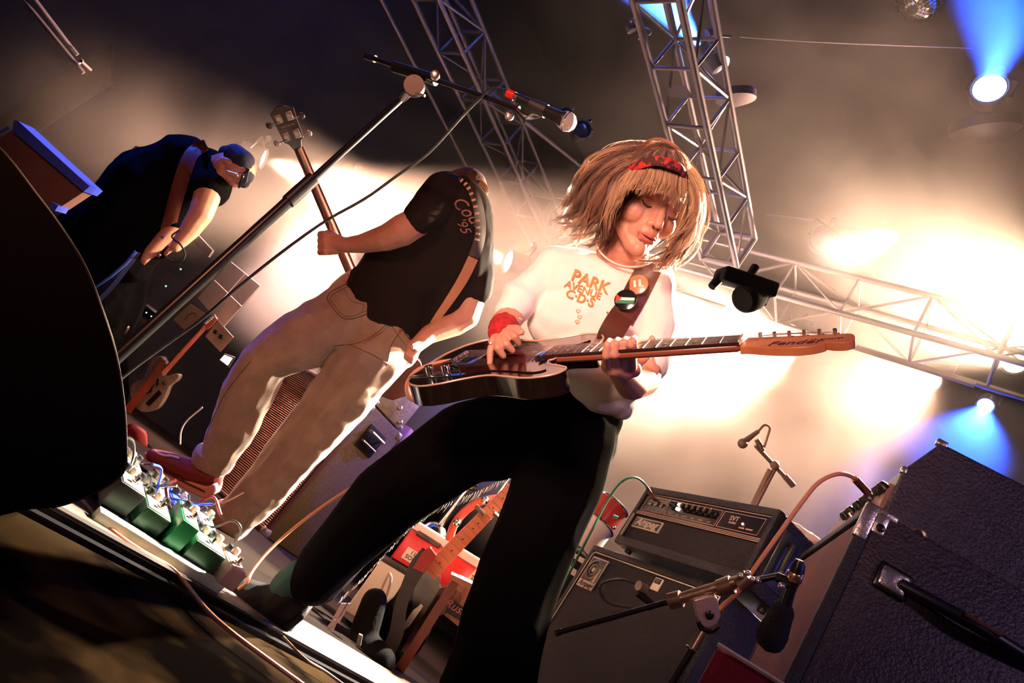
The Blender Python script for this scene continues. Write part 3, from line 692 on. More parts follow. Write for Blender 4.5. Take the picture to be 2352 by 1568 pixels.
def strands(b, G, n, jit=.010, r=.0010, curl=.006, tip=.35, clump=16, pal=0):
    """hair: locks of thin tapering tubes between neighbouring guide curves G (lists of (x,y,d))"""
    GG = [smoothpts([P(*p) for p in g], 3) for g in G]; g3 = lambda: Vector([random.gauss(0, 1) for _ in range(3)])
    for i in range(n):
        if i % clump == 0:
            f0 = random.random()*(len(GG)-1); o0 = g3()*jit; ph = random.uniform(0, 6); cl = random.uniform(.3, 1.5)*curl
            l0 = random.uniform(.70, 1.05); fq = random.uniform(4, 9); c0 = random.choice(PAL[pal])
        f = min(max(f0+random.gauss(0, .06), 0), len(GG)-1.001); k = int(f); t = f-k; a, c = GG[k], GG[min(k+1, len(GG)-1)]
        m = min(len(a), len(c)); L0 = l0*random.uniform(.92, 1.05); off = g3()*jit*.22; pts = []
        for j in range(m):
            u = j/(m-1)*L0; x = min(u, 1)*(m-1); q = min(int(x), m-2); y = x-q
            p = (a[q]*(1-y)+a[q+1]*y)*(1-t)+(c[q]*(1-y)+c[q+1]*y)*t
            p = p + o0*(.35+.8*u) + off*(1.3-.8*u) + (CR*sin(ph+u*fq)+CU*cos(ph*1.3+u*fq))*cl*u
            pts.append(p)
        b.tube(pts, [r*(1-(1-tip)*j/(m-1)) for j in range(m)], 3)
        v = random.uniform(.8, 1.2); b.c = (b.c or []) + [(c0[0]*v, c0[1]*v, c0[2]*v)]*(3*m)
    return b
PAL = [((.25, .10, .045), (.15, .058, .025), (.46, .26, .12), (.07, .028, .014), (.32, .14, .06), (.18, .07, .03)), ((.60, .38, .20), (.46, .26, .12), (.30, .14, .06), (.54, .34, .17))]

DENIM = mat('faded denim', (.36, .25, .18), .85, 0, .5, 420, col2=(.27, .18, .13), cscale=12, sheen=.3)
BLKCOT = mat('black cotton', (.012, .010, .010), .85, 0, .3, 200, sheen=.1)
# ================= the woman with the black guitar =================
wt = thing('person', 'person with blond hair and red headband in a white T-shirt playing a black guitar', 'person', PZ(640, 1440))
HM = headframe(1482, 470, 1.60, .40, .92, 20, 12, 1.06)
sk = MB(); headblob(sk, HM)
limb(sk, [(1418, 598, 1.655, 46), (1436, 530, 1.64, 46)])
limb(sk, [(1408, 572, 1.640, 40), (1450, 584, 1.635, 40)])
limb(sk, [(1340, 650, 1.70, 50), (1360, 780, 1.70, 60), (1340, 930, 1.75, 60)])
limb(sk, [(1420, 640, 1.70, 40), (1250, 640, 1.69, 34), (1185, 715, 1.62, 30), (1160, 742, 1.56, 33), (1150, 764, 1.50, 27), (1150, 772, 1.47, 22)])
limb(sk, [(1420, 640, 1.70, 40), (1495, 670, 1.66, 36), (1505, 760, 1.62, 34), (1478, 872, 1.58, 38), (1452, 882, 1.50, 38), (1424, 850, 1.39, 29)])
limb(sk, [(1330, 940, 1.76, 60), (1180, 1000, 1.76, 60), (920, 1150, 1.80, 50), (700, 1340, 1.84, 34)])
limb(sk, [(1330, 940, 1.76, 60), (1290, 1050, 1.72, 60), (1200, 1300, 1.60, 50), (1120, 1620, 1.50, 40)])
# picking hand (left in the picture)
limb(sk, [(1150, 772, 1.47, 22), (1146, 782, 1.44, 22)], (CF, .7)); limb(sk, [(1158, 766, 1.45, 19), (1136, 786, 1.45, 16)], (CF, .8))
for f in ([(1165, 763, 1.435, 11), (1182, 773, 1.412, 10), (1191, 788, 1.42, 7.5)], [(1156, 771, 1.43, 11), (1163, 790, 1.405, 10), (1177, 805, 1.412, 8)],
          [(1146, 777, 1.43, 11), (1143, 799, 1.405, 10), (1156, 817, 1.410, 8)], [(1134, 780, 1.435, 10), (1126, 808, 1.42, 8.8), (1125, 836, 1.415, 6.8)],
          [(1168, 757, 1.45, 12), (1187, 755, 1.435, 10), (1198, 763, 1.42, 7.8)]):
    limb(sk, f)
# fretting hand
limb(sk, [(1436, 852, 1.38, 24), (1410, 842, 1.36, 25)]); limb(sk, [(1454, 848, 1.38, 20), (1400, 840, 1.37, 20)])
for i, x in enumerate((1396, 1415, 1434, 1453)):
    limb(sk, [(x, 846-i, 1.355, 11), (x-4+i, 817-i*2, 1.305, 10.2), (x-1+i, 792-i*3, 1.300, 9.2), (x+4, 782-i*2, 1.325, 7.5)])
limb(sk, [(1452, 844, 1.40, 16), (1481, 820, 1.42, 13), (1494, 794, 1.42, 11.5), (1499, 777, 1.41, 8.5)])
skb = blobmesh(sk, .0027, 2); obj('body', skb, SKIN, wt, ang=180)
facebits(HM, wt)
# T-shirt
sh = MB(); F_ = (CF, .80)
limb(sh, [(1300, 655, 1.67, 84), (1445, 690, 1.67, 86)], F_)
limb(sh, [(1262, 612, 1.68, 50), (1395, 640, 1.68, 56), (1490, 650, 1.68, 62)], F_)
limb(sh, [(1312, 735, 1.66, 98), (1420, 770, 1.66, 98)], F_); limb(sh, [(1335, 800, 1.65, 96), (1400, 850, 1.65, 88)], F_)
limb(sh, [(1375, 860, 1.66, 84), (1392, 884, 1.66, 74)], F_)
limb(sh, [(1410, 850, 1.66, 62), (1404, 905, 1.66, 52), (1425, 935, 1.66, 30)], F_)
limb(sh, [(1262, 618, 1.67, 50), (1205, 675, 1.64, 44), (1172, 712, 1.60, 38)])
limb(sh, [(1500, 668, 1.66, 58), (1512, 745, 1.63, 50), (1492, 830, 1.60, 44)])
fd = folds(8, .017, (P(1300, 620, 1.6)-P(1400, 900, 1.6)), .4, 3)
def shd(v):
    return fd(v) + .004*noise.noise(v*26)
shb = blobmesh(sh, .005, 8, shd)
WSHIRT = mat('white cotton T-shirt', (.86, .80, .74), .85, 0, .25, 300, sheen=.2)
obj('t_shirt', shb, WSHIRT, wt, ang=180); sbv = bvh_of(shb)
obj('collar', MB().tube(smoothpts([P(1376, 524, 1.66), P(1369, 548, 1.625), P(1378, 577, 1.600), P(1404, 600, 1.590), P(1440, 612, 1.588), P(1478, 610, 1.595), P(1500, 596, 1.62)]), L(3.5, 1.6), 8, .6), WSHIRT, wt)
obj('sleeve_cuff', MB().tube([P(1178+18*cos(a), 727+8*cos(a)+0*sin(a), 1.585+.034*sin(a)) for a in [2*pi*i/20 for i in range(21)]], L(5, 1.6), 6), WSHIRT, wt)
# print on the shirt
INK = mat('orange shirt print', (.62, .26, .07), .8)
exi = (CR*.93 - CU*.36).normalized(); eyi = (CR*.36 + CU*.93).normalized()
pr = []
for s_, x, y, sz in (('PARK', 1356, 648, .036), ('AVENUE', 1339, 667, .0225), ('C·D·S', 1332, 686, .027)):
    c_ = P(x, y, 1.5)
    m_ = textmb(s_, c_, exi, eyi, sz, .0001, bold=.0008 if s_[0] != 'A' else .0004); drape(m_, sbv, .003)
    obj('shirt_lettering', m_, INK, wt, smooth=False)
for x, y in ((1328, 712), (1331, 725), (1326, 736)):
    m_ = MB(); m_.tube([P(x+5*s_x, y+5*s_y+2, 1.5) for s_x, s_y in ((0, 1), (-1, 0), (-.6, -.7), (0, -.3), (.7, -.6), (1, .1), (0, 1))], .0007, 4); drape(m_, sbv, .003)
    obj('printed_heart', m_, INK, wt)
# trousers
tr = MB()
limb(tr, [(1300, 930, 1.75, 98), (1362, 955, 1.75, 66)], (CF, .85)); limb(tr, [(1290, 985, 1.76, 108), (1320, 1010, 1.75, 96)], (CF, .9))
limb(tr, [(1215, 985, 1.76, 98), (1072, 1018, 1.77, 94), (888, 1142, 1.80, 84), (748, 1298, 1.84, 70), (728, 1326, 1.84, 62)])
limb(tr, [(1310, 1000, 1.74, 104), (1290, 1080, 1.72, 104), (1225, 1240, 1.66, 98), (1160, 1420, 1.58, 98), (1110, 1620, 1.50, 110), (1080, 1760, 1.45, 110)])
trb = blobmesh(tr, .007, 6, folds(7, .012, CR+CU, .4, 8)); BLKJ = mat('black jeans', (.003, .0027, .003), 1, 0, .1, 300, spec=.03)
obj('trousers', trb, BLKJ, wt, ang=180)
fr_ = MB()
for i in range(9):
    x = 775+random.uniform(-8, 16); fr_.tube(smoothpts([P(x+15, 1385, 1.78), P(x, 1412, 1.77), P(x-14+random.uniform(-8, 8), 1430+random.uniform(0, 22), 1.76)]), .0022, 4)
for i in range(60):
    f = i/60; x = 1180-f*400; y = 1088+f*290+8*sin(f*9)-40*sin(f*3.1); fr_.tube([P(x, y-4, 1.79), P(x-6, y+3+random.uniform(0, 6), 1.78), P(x-16, y+14+random.uniform(-4, 6), 1.78)], .0008, 3)
obj('frayed_threads', fr_, mat('pale thread', (.75, .68, .58), .9), wt, kind='stuff')
# shoe and sock
SHOE = mat('black shoe leather', (.006, .006, .006), .85, spec=.2)
so = MB(); limb(so, [(690, 1325, 1.84, 42), (662, 1352, 1.84, 44)])
obj('sock', blobmesh(so, .005, 4), mat('dark green sock', (.006, .045, .035), .9), wt)
so = MB(); limb(so, [(660, 1370, 1.84, 48), (622, 1400, 1.84, 50), (560, 1375, 1.83, 46), (523, 1350, 1.82, 34)]); limb(so, [(670, 1385, 1.84, 40), (640, 1430, 1.86, 36)])
obj('shoe', blobmesh(so, .005, 6), SHOE, wt)
obj('shoe_sole', MB().prism([P(*p, 1.80) for p in ((492, 1340), (500, 1372), (560, 1418), (634, 1474), (700, 1420), (690, 1410), (630, 1452), (570, 1404))], CF*.09), SHOE, wt, bevel=.006)
so = MB(); limb(so, [(1105, 1760, 1.45, 60), (1000, 1830, 1.36, 50)]); obj('shoe', blobmesh(so, .008, 5), SHOE, wt)
# red wristband, ring
so = MB(); so.tube([P(1136+31*cos(a)*.9+10, 752+9*sin(a)*.6+12*cos(a)*.3, 1.475-.03*sin(a)) for a in [2*pi*i/24 for i in range(25)]], [L(11, 1.45)]*25, 8)
so = MB(); limb(so, [(1158, 752, 1.53, 35.5), (1151, 764, 1.465, 31)])
obj('wristband', blobmesh(so, .003, 2, lambda v: .003*noise.noise(v*90)), mat('red bandana cloth', (.55, .02, .018), .85, 0, .6, 200, col2=(.30, .008, .01), cscale=60), wt)
obj('ring', MB().ring(P(1128, 794, 1.426), (P(1125, 808, 1.37)-P(1131, 782, 1.385)), L(10.6, 1.42), .0013, 18, 6), CHROME, wt)
# hair
HAIR = mat('blond hair', (.4, .2, .09), .42, 0, vcol=True)
hb_ = HAIR.node_tree.nodes['Principled BSDF']; hb_.inputs['Transmission Weight'].default_value = .0; hb_.inputs['Sheen Weight'].default_value = .15
h0 = MB(HM); h0.ball((0, -.030, .050), 1, 20, 14, sc=(.084, .096, .084)); h0.ball((-.062, -.02, -.02), 1, 14, 10, sc=(.026, .05, .06)); h0.ball((.068, -.02, -.02), 1, 14, 10, sc=(.022, .05, .06)); h0.M = Matrix()
limb(h0, [(1430, 400, 1.70, 52), (1380, 450, 1.73, 46), (1350, 500, 1.74, 26)]); limb(h0, [(1555, 420, 1.66, 40), (1570, 500, 1.66, 28), (1545, 560, 1.66, 14)])
h0b = blobmesh(h0, .006, 6, lambda v: .004*noise.noise(v*40))
obj('hair_mass', h0b, mat('dark hair roots', (.10, .045, .02), .6, 0, 1.0, 120, stretch=(1, 1, .3)), wt, ang=180)
hs = MB()
LEFT = [[(1520, 338, 1.60), (1455, 332, 1.64), (1380, 365, 1.67), (1335, 410, 1.69), (1310, 440, 1.70)],
        [(1515, 345, 1.58), (1430, 348, 1.62), (1360, 395, 1.65), (1322, 465, 1.67), (1288, 522, 1.68)],
        [(1510, 352, 1.56), (1420, 375, 1.60), (1362, 435, 1.63), (1340, 500, 1.65), (1290, 530, 1.66)],
        [(1500, 360, 1.54), (1420, 400, 1.57), (1385, 460, 1.60), (1355, 515, 1.62), (1312, 548, 1.63)],
        [(1495, 366, 1.53), (1440, 405, 1.55), (1405, 465, 1.57), (1385, 520, 1.60), (1345, 555, 1.62)],
        [(1490, 372, 1.52), (1445, 420, 1.53), (1418, 475, 1.54), (1404, 525, 1.56), (1392, 560, 1.58)]]
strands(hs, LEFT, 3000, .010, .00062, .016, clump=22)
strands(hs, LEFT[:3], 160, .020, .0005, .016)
BACK = [[(1430, 430, 1.70), (1400, 480, 1.72), (1375, 530, 1.72)], [(1440, 430, 1.66), (1400, 490, 1.68), (1360, 540, 1.69), (1340, 560, 1.69)]]
strands(hs, BACK, 220, .010, .0008, .012)
BANG = [[(1440, 392, 1.52), (1415, 430, 1.50), (1400, 470, 1.50), (1393, 510, 1.515), (1396, 548, 1.535)],
        [(1458, 380, 1.512), (1432, 422, 1.485), (1420, 455, 1.480), (1408, 485, 1.49), (1402, 520, 1.51)],
        [(1478, 374, 1.505), (1458, 412, 1.473), (1447, 426, 1.465), (1438, 440, 1.462)],
        [(1502, 368, 1.500), (1490, 412, 1.465), (1480, 426, 1.456), (1470, 441, 1.452)],
        [(1530, 370, 1.500), (1522, 418, 1.468), (1514, 432, 1.455), (1503, 447, 1.450)],
        [(1556, 382, 1.505), (1550, 425, 1.475), (1547, 440, 1.460), (1537, 458, 1.454)],
        [(1574, 396, 1.512), (1576, 440, 1.49), (1573, 475, 1.478), (1560, 505, 1.472)]]
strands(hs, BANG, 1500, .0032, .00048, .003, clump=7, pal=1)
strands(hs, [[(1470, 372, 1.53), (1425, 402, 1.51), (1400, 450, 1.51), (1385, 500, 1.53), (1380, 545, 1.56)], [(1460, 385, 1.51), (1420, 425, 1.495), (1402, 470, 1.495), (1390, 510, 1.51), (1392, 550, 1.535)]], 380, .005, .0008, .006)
RIGHT = [[(1560, 385, 1.52), (1590, 440, 1.51), (1585, 500, 1.50), (1560, 555, 1.50), (1530, 590, 1.51)],
         [(1545, 352, 1.55), (1600, 420, 1.54), (1606, 480, 1.53), (1580, 550, 1.53), (1525, 605, 1.53)],
         [(1535, 342, 1.60), (1598, 405, 1.60), (1612, 470, 1.60), (1590, 540, 1.60), (1552, 590, 1.58), (1560, 620, 1.57)]]
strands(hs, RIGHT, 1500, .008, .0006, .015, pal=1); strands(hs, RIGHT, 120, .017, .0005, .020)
LOWR = [[(1565, 530, 1.52), (1540, 575, 1.52), (1500, 598, 1.54), (1455, 606, 1.56)], [(1575, 530, 1.51), (1555, 580, 1.51), (1530, 606, 1.52), (1545, 628, 1.53)]]
strands(hs, [[(1505, 340, 1.585), (1478, 352, 1.55), (1455, 372, 1.525), (1448, 388, 1.52)], [(1522, 338, 1.58), (1505, 350, 1.54), (1494, 364, 1.51), (1490, 374, 1.50)], [(1535, 338, 1.58), (1538, 350, 1.54), (1535, 364, 1.505), (1533, 376, 1.495)], [(1545, 340, 1.58), (1565, 354, 1.55), (1575, 375, 1.52), (1580, 398, 1.51)]], 600, .004, .0006, .003)
strands(hs, LOWR, 220, .006, .0008, .008)
TOP = [[(1470, 340, 1.60), (1500, 326, 1.60), (1530, 330, 1.60), (1560, 350, 1.60)], [(1480, 350, 1.56), (1510, 336, 1.56), (1545, 345, 1.55), (1585, 385, 1.54)]]
strands(hs, TOP, 260, .006, .0007, .006)
obj('hair', hs, HAIR, wt, kind='stuff', ang=180)
# headband over the hair
BAND = mat('red paisley bandana', (.42, .018, .014), .8, 0, .6, 150, col2=(.05, .008, .006), cscale=70, csharp=(.45, .52))
hbm = MB(); cpts = [P(*p) for p in ((1410, 410, 1.56), (1440, 392, 1.515), (1468, 378, 1.488), (1500, 370, 1.470), (1532, 373, 1.464), (1560, 386, 1.478), (1580, 408, 1.51))]
hbm.tube(smoothpts(cpts, 6), [L(3, 1.5)]*3 + [L(6, 1.5)]*5 + [L(11, 1.5)]*25 + [L(9, 1.5)]*2 + [L(5, 1.5)]*2, 10, .28, up=CU); obj('headband', hbm, BAND, wt)

# ---------------- black guitar
phi = radians(72.5); O = P(1061, 826, 1.50); N_ = P(1703, 787, 1.212)
eu = (N_-O).normalized(); iu = (CU - CU.dot(eu)*eu).normalized(); ca = eu.cross(iu).normalized()
if ca.dot(CF) < 0: ca = -ca
ev = (iu*cos(phi) + ca*sin(phi)).normalized(); en = eu.cross(ev).normalized()
if en.dot(CF) > 0: en = -en
GM = Fr(O, eu, ev, en); SC = (N_-O).length/.648
gt = thing('electric_guitar', 'black single cutaway electric guitar with binding and rosewood neck held by the blond player', 'guitar', O)
def gp(u, v, h=0): return (u*SC, v, h)
tele = [(-.085, 0), (-.083, .06), (-.06, .12), (-.01, .155), (.05, .15), (.10, .125), (.15, .112), (.20, .118), (.26, .137), (.305, .125), (.327, .09), (.330, .05), (.325, .028), (.262, .028), (.262, -.028), (.252, -.040), (.262, -.062), (.295, -.078), (.318, -.094), (.312, -.122), (.28, -.138), (.24, -.140), (.19, -.125), (.14, -.115), (.09, -.13), (.04, -.155), (-.01, -.162), (-.06, -.13), (-.083, -.07)]
def outline(pts, n=4):
    q = [Vector((a, b_, 0)) for a, b_ in pts]; o = []; m = len(q)
    for i in range(m):
        a, b_, c, d = q[i-1], q[i], q[(i+1) % m], q[(i+2) % m]
        for k in range(n):
            t = k/n; o.append(.5*((2*b_)+(c-a)*t+(2*a-5*b_+4*c-d)*t*t+(3*b_-a-3*c+d)*t**3))
    return o
ol = [Vector(gp(p.x, p.y)) for p in outline(tele)]
BGLOSS = mat('gloss black sunburst', (.010, .006, .005), .12, 0, coat=.6)
obj('body', MB(GM).prism([v+Vector((0, 0, -.044)) for v in ol], (0, 0, .044)), BGLOSS, gt, bevel=.003)
obj('binding', MB(GM).tube(ol+[ol[0]], .0022, 6), mat('aged binding', (.55, .36, .26), .3), gt)
pg = [(-.02, -.02), (-.02, .05), (.05, .075), (.13, .07), (.20, .085), (.26, .10), (.30, .08), (.262, .03), (.262, -.03), (.24, -.045), (.245, -.075), (.275, -.10), (.25, -.115), (.19, -.10), (.13, -.09), (.07, -.10), (.03, -.06)]
obj('pickguard', MB(GM).prism([Vector(gp(p.x, p.y, .0005)) for p in outline(pg)], (0, 0, .0022)), mat('tortoiseshell pickguard', (.045, .008, .006), .12, 0, col2=(.008, .004, .004), cscale=40, coat=.5), gt)
cp = obj('control_plate', MB(GM).rbox(gp(-.075, -.112, .0), gp(.075, -.078, .002), .001), CHROME, gt)
for u in (-.022, .022): obj('knob', MB(GM).lathe([(.0095, 0), (.0095, .017), (.0085, .019), (0, .0195)], gp(u, -.095, .002), (0, 0, 1), 18), CHROME, cp)
obj('selector_switch', MB(GM).cyl(gp(.06, -.095, .002), gp(.064, -.099, .022), .002), BLACK, cp)
br = obj('bridge', MB(GM).rbox(gp(-.03, -.042, .0008), gp(.055, .042, .004), .001), CHROME, gt)
for v in (-.022, 0, .022): obj('saddle', MB(GM).cyl(gp(-.004, v-.009, .008), gp(-.004, v+.009, .008), .004, n=10), CHROME, br)
obj('pickup', MB(GM).rbox(gp(.02, -.035, .003), gp(.04, .035, .009), .002), BLACK, br)
obj('neck_pickup', MB(GM).rbox(gp(.215, -.036, .002), gp(.235, .036, .010), .002), CHROME, gt)
nk = MB(GM)
nk.hexa([gp(.215, -.024, -.014), gp(.648, -.018, -.013), gp(.648, .018, -.013), gp(.215, .024, -.014), gp(.215, -.028, .003), gp(.648, -.0215, .003), gp(.648, .0215, .003), gp(.215, .028, .003)])
obj('neck', nk, mat('maple neck edge', (.30, .09, .05), .3, coat=.3), gt, bevel=.006)
obj('fretboard', MB(GM).hexa([gp(.215, -.028, .003), gp(.648, -.0215, .003), gp(.648, .0215, .003), gp(.215, .028, .003), gp(.215, -.028, .008), gp(.648, -.0215, .008), gp(.648, .0215, .008), gp(.215, .028, .008)]), mat('dark rosewood', (.035, .012, .010), .35), gt)
for i in range(1, 22):
    u = .648*2**(-i/12); u = .648 - .648*(1-2**(-i/12)); w2 = .0215+(.648-u)/.433*.0065
    obj('fret', MB(GM).tube([gp(u, -w2, .0085), gp(u, w2, .0085)], .0011, 5), CHROME, gt)
    if i in (3, 5, 7, 9, 12, 15, 17, 19, 21):
        um = .648*(2**(-i/12)+2**(-(i-1)/12))/2
        for v in ((-.009, .009) if i == 12 else (0,)): obj('inlay_dot', MB(GM).cyl(gp(um, v, .0082), gp(um, v, .0086), .003, n=10), CREAM, gt)
obj('nut', MB(GM).box(gp(.646, -.0215, .003), gp(.651, .0215, .0105)), CREAM, gt)
hd_ = [(.648, -.0215), (.665, -.026), (.70, -.040), (.74, -.048), (.775, -.046), (.797, -.034), (.80, -.026), (.812, -.032), (.832, -.034), (.845, -.022), (.845, 0), (.835, .014), (.80, .016), (.74, .020), (.69, .026), (.67, .026), (.655, .022)]
HS = mat('amber maple headstock', (.66, .24, .09), .3, 0, coat=.4, col2=(.56, .18, .07), cscale=20)
h_ = obj('headstock', MB(GM).prism([Vector(gp(p.x, p.y, -.014)) for p in outline(hd_, 3)], (0, 0, .015)), HS, gt, bevel=.001)
for i in range(6):
    u, v = .682+i*.0262, .012-i*.0012
    obj('tuner_post', MB(GM).cyl(gp(u, v, .001), gp(u, v, .013), .0035, n=12), CHROME, h_)
    obj('tuner_button', MB(GM).cyl(gp(u, .026, -.010), gp(u, .040, -.010), .0022).ball(gp(u, .045, -.010), 1, 10, 6, sc=(.007, .006, .004)), CHROME, h_)
obj('headstock_lettering', textmb('Fender', GM @ Vector(gp(.745, -.022, .0014)), eu, ev, .030, .0003, shear=.35), mat('black decal', (.02, .01, .01), .5), h_, smooth=False)
obj('headstock_lettering', textmb('TELECASTER', GM @ Vector(gp(.80, -.012, .0014)), eu, ev, .009, .0002), mat('black decal', (.02, .01, .01), .5), h_, smooth=False)
for i in range(6):
    v0 = -.022+.0088*i; v1 = -.017+.0068*i; u2, v2 = .682+i*.0262, .012-i*.0012
    obj('string', MB(GM).tube([gp(-.004, v0, .013), gp(.648, v1, .0115), gp(u2, v2, .007)], .0005+.00006*i, 4), mat('string steel', (.6, .45, .38), .3, .9), gt)
# strap with its badges
STR = mat('brown leather strap', (.085, .022, .014), .4, 0, .3, 60, col2=(.045, .012, .008), cscale=14)
st = thing('guitar_strap', 'brown leather guitar strap with two round badges over the white shirt', 'strap', P(1400, 780, 1.5))
obj('strap_band', ribbon([(1505, 596, 1.56), (1478, 640, 1.53), (1452, 690, 1.52), (1427, 732, 1.52)], [52, 58, 58, 60], sbv, .006), STR, st)
obj('strap_end', ribbon([(1430, 722, 1.53), (1412, 750, 1.50), (1396, 776, 1.46), (1380, 800, 1.43)], [56, 58, 54, 34], None, .006), STR, st)
for (xa, ya, xb, yb) in ((1393, 716, 1440, 744), (1400, 722, 1436, 738)):
    a = surf(xa, ya, sbv, .014, 1.5); b_ = surf(xb, yb, sbv, .014, 1.5); obj('buckle_bar', MB().cyl(a, b_, .003, n=8), MET, st)
def badge(x, y, r, name, col, lift=.012):
    c = surf(x, y, sbv, lift, 1.5); n = (CAM-c).normalized(); n = (n + CR*-.25 + CU*.5).normalized()
    o = obj(name, MB().lathe([(r, 0), (r*.98, .003), (r*.7, .005), (0, .006)], c, n, 26), col, st); return o, c, n
o_, c_, n_ = badge(1465, 654, L(26, 1.5), 'badge', mat('orange badge', (.80, .20, .09), .3, coat=.5))
u_ = CR.cross(n_).cross(n_)*-1 if False else (CR-CR.dot(n_)*n_).normalized(); v_ = n_.cross(u_)
for dx in (-.006, .006): obj('badge_mark', MB(Fr(c_+n_*.006+u_*dx, u_, v_, n_)).rbox((-.003, -.008, 0), (.003, .010, .0008), .0003), WHITEP, o_)
o_, c_, n_ = badge(1437, 689, L(28, 1.5), 'badge', mat('black badge', (.01, .01, .01), .15, coat=.8), .014)
u_ = (CR*.97-CU*.22); u_ = (u_-u_.dot(n_)*n_).normalized(); v_ = n_.cross(u_); FM = Fr(c_+n_*.0055, u_, v_, n_)
obj('flag_stripe', MB(FM).box((-.020, -.003, 0), (.022, .004, .0007)), mat('white flag stripe', (.85, .82, .78), .4), o_)
obj('flag_stripe', MB(FM).box((-.020, -.0115, 0), (.022, -.003, .0007)), mat('green flag stripe', (.01, .18, .09), .4), o_)
obj('flag_triangle', MB(FM).prism([(-.022, -.010, .0007), (-.022, .012, .0007), (-.008, .001, .0007)], (0, 0, .0005)), mat('red flag triangle', (.6, .03, .02), .4), o_)
# ================= the bass player =================
bt = thing('person', 'person in a dark printed T-shirt and faded jeans bending over a bass guitar', 'person', PZ(520, 1222))
sk = MB(); D_ = 2.72
HB = headframe(1070, 446, 2.98, .45, -.60, 70, 45, .86)
headblob(sk, HB)
limb(sk, [(1070, 446, 2.96, 26), (1050, 480, 2.84, 30), (960, 600, 2.82, 50), (860, 700, 2.82, 60)])
limb(sk, [(1040, 460, 2.70, 28), (1008, 462, 2.68, 26), (978, 498, 2.62, 34), (925, 528, 2.60, 37), (890, 545, 2.62, 31), (830, 560, 2.70, 22), (795, 563, 2.74, 18), (778, 560, 2.76, 19)])
limb(sk, [(1060, 470, 2.70, 28), (1092, 600, 2.80, 28), (1092, 668, 2.80, 29), (1070, 725, 2.80, 32), (1045, 742, 2.78, 30), (985, 768, 2.70, 22), (960, 790, 2.66, 18)])
limb(sk, [(860, 700, 2.80, 60), (760, 760, 2.80, 50), (610, 815, 2.74, 40), (530, 950, 2.80, 34), (485, 1065, 2.86, 28)])
limb(sk, [(860, 720, 2.80, 60), (850, 830, 2.80, 50), (730, 960, 2.80, 42), (610, 1100, 2.84, 36), (525, 1200, 2.86, 28)])
# the fist round the bass neck
limb(sk, [(775, 558, 2.76, 20), (752, 552, 2.77, 20)], (CF, .8)); limb(sk, [(778, 568, 2.76, 16), (750, 570, 2.77, 17)], (CF, .8))
for i, y in enumerate((538, 550, 562, 573)):
    limb(sk, [(748, y+i*1.5, 2.755, 8.8), (737, y+i*1.5, 2.78, 8.4), (736, y+2+i*1.5, 2.82, 7.8), (746, y+3+i*1.5, 2.85, 6.8)])
limb(sk, [(772, 545, 2.77, 8.5), (762, 536, 2.80, 8), (752, 534, 2.83, 7)])
# plucking hand, hidden low behind the jeans
limb(sk, [(960, 790, 2.66, 18), (948, 800, 2.64, 18)])
for k in range(4): limb(sk, [(946+k*4, 800+k*3, 2.63, 7), (934+k*4, 812+k*3, 2.61, 6.5), (932+k*4, 822+k*3, 2.63, 5.5)])
limb(sk, [(958, 792, 2.63, 8), (946, 796, 2.59, 6.5)])
obj('body', blobmesh(sk, .0042, 2), SKIN, bt, ang=180)
sh = MB(); F_ = (CF, .8)
limb(sh, [(880, 702, 2.82, 100), (925, 640, 2.82, 104)], F_); limb(sh, [(930, 640, 2.82, 104), (1000, 560, 2.80, 104)], F_)
limb(sh, [(1000, 560, 2.80, 104), (1048, 490, 2.76, 84)], F_); limb(sh, [(1048, 500, 2.76, 84), (1056, 540, 2.76, 80), (1058, 600, 2.78, 74)], F_)
limb(sh, [(1020, 445, 2.74, 52), (1070, 460, 2.74, 46)], F_)
limb(sh, [(862, 690, 2.82, 84), (898, 745, 2.82, 76)], F_); limb(sh, [(830, 640, 2.80, 30), (905, 700, 2.80, 90), (958, 778, 2.78, 20)], F_)
limb(sh, [(1018, 445, 2.70, 50), (990, 480, 2.64, 47), (966, 498, 2.60, 43)])
limb(sh, [(1084, 500, 2.80, 48), (1092, 570, 2.80, 45), (1098, 622, 2.80, 42), (1092, 662, 2.80, 39)])
limb(sh, [(1060, 640, 2.80, 50), (1000, 730, 2.78, 30), (966, 782, 2.76, 8)])
fd = folds(6, .010, (P(1050, 450, 2.7)-P(870, 700, 2.7)), .45, 5)
shb = blobmesh(sh, .007, 7, fd); sbv2 = bvh_of(shb)
obj('t_shirt', shb, mat('charcoal T-shirt', (.017, .012, .011), .95, 0, .3, 250, spec=.04), bt, ang=180)
for s_, x, y, sz, dx, dy in (("Coda", 1074, 488, .066, .70, .72), ("'95", 1062, 517, .050, .45, .89)):
    e1 = (CR*dx-CU*dy).normalized(); e2 = (CR*dy+CU*dx).normalized()
    m_ = textmb(s_, P(x, y, 2.5), e1, e2, sz, .0002, shear=.4); drape(m_, sbv2, .004)
    obj('shirt_lettering', m_, mat('faded pink shirt print', (.42, .17, .12), .8), bt, smooth=False)
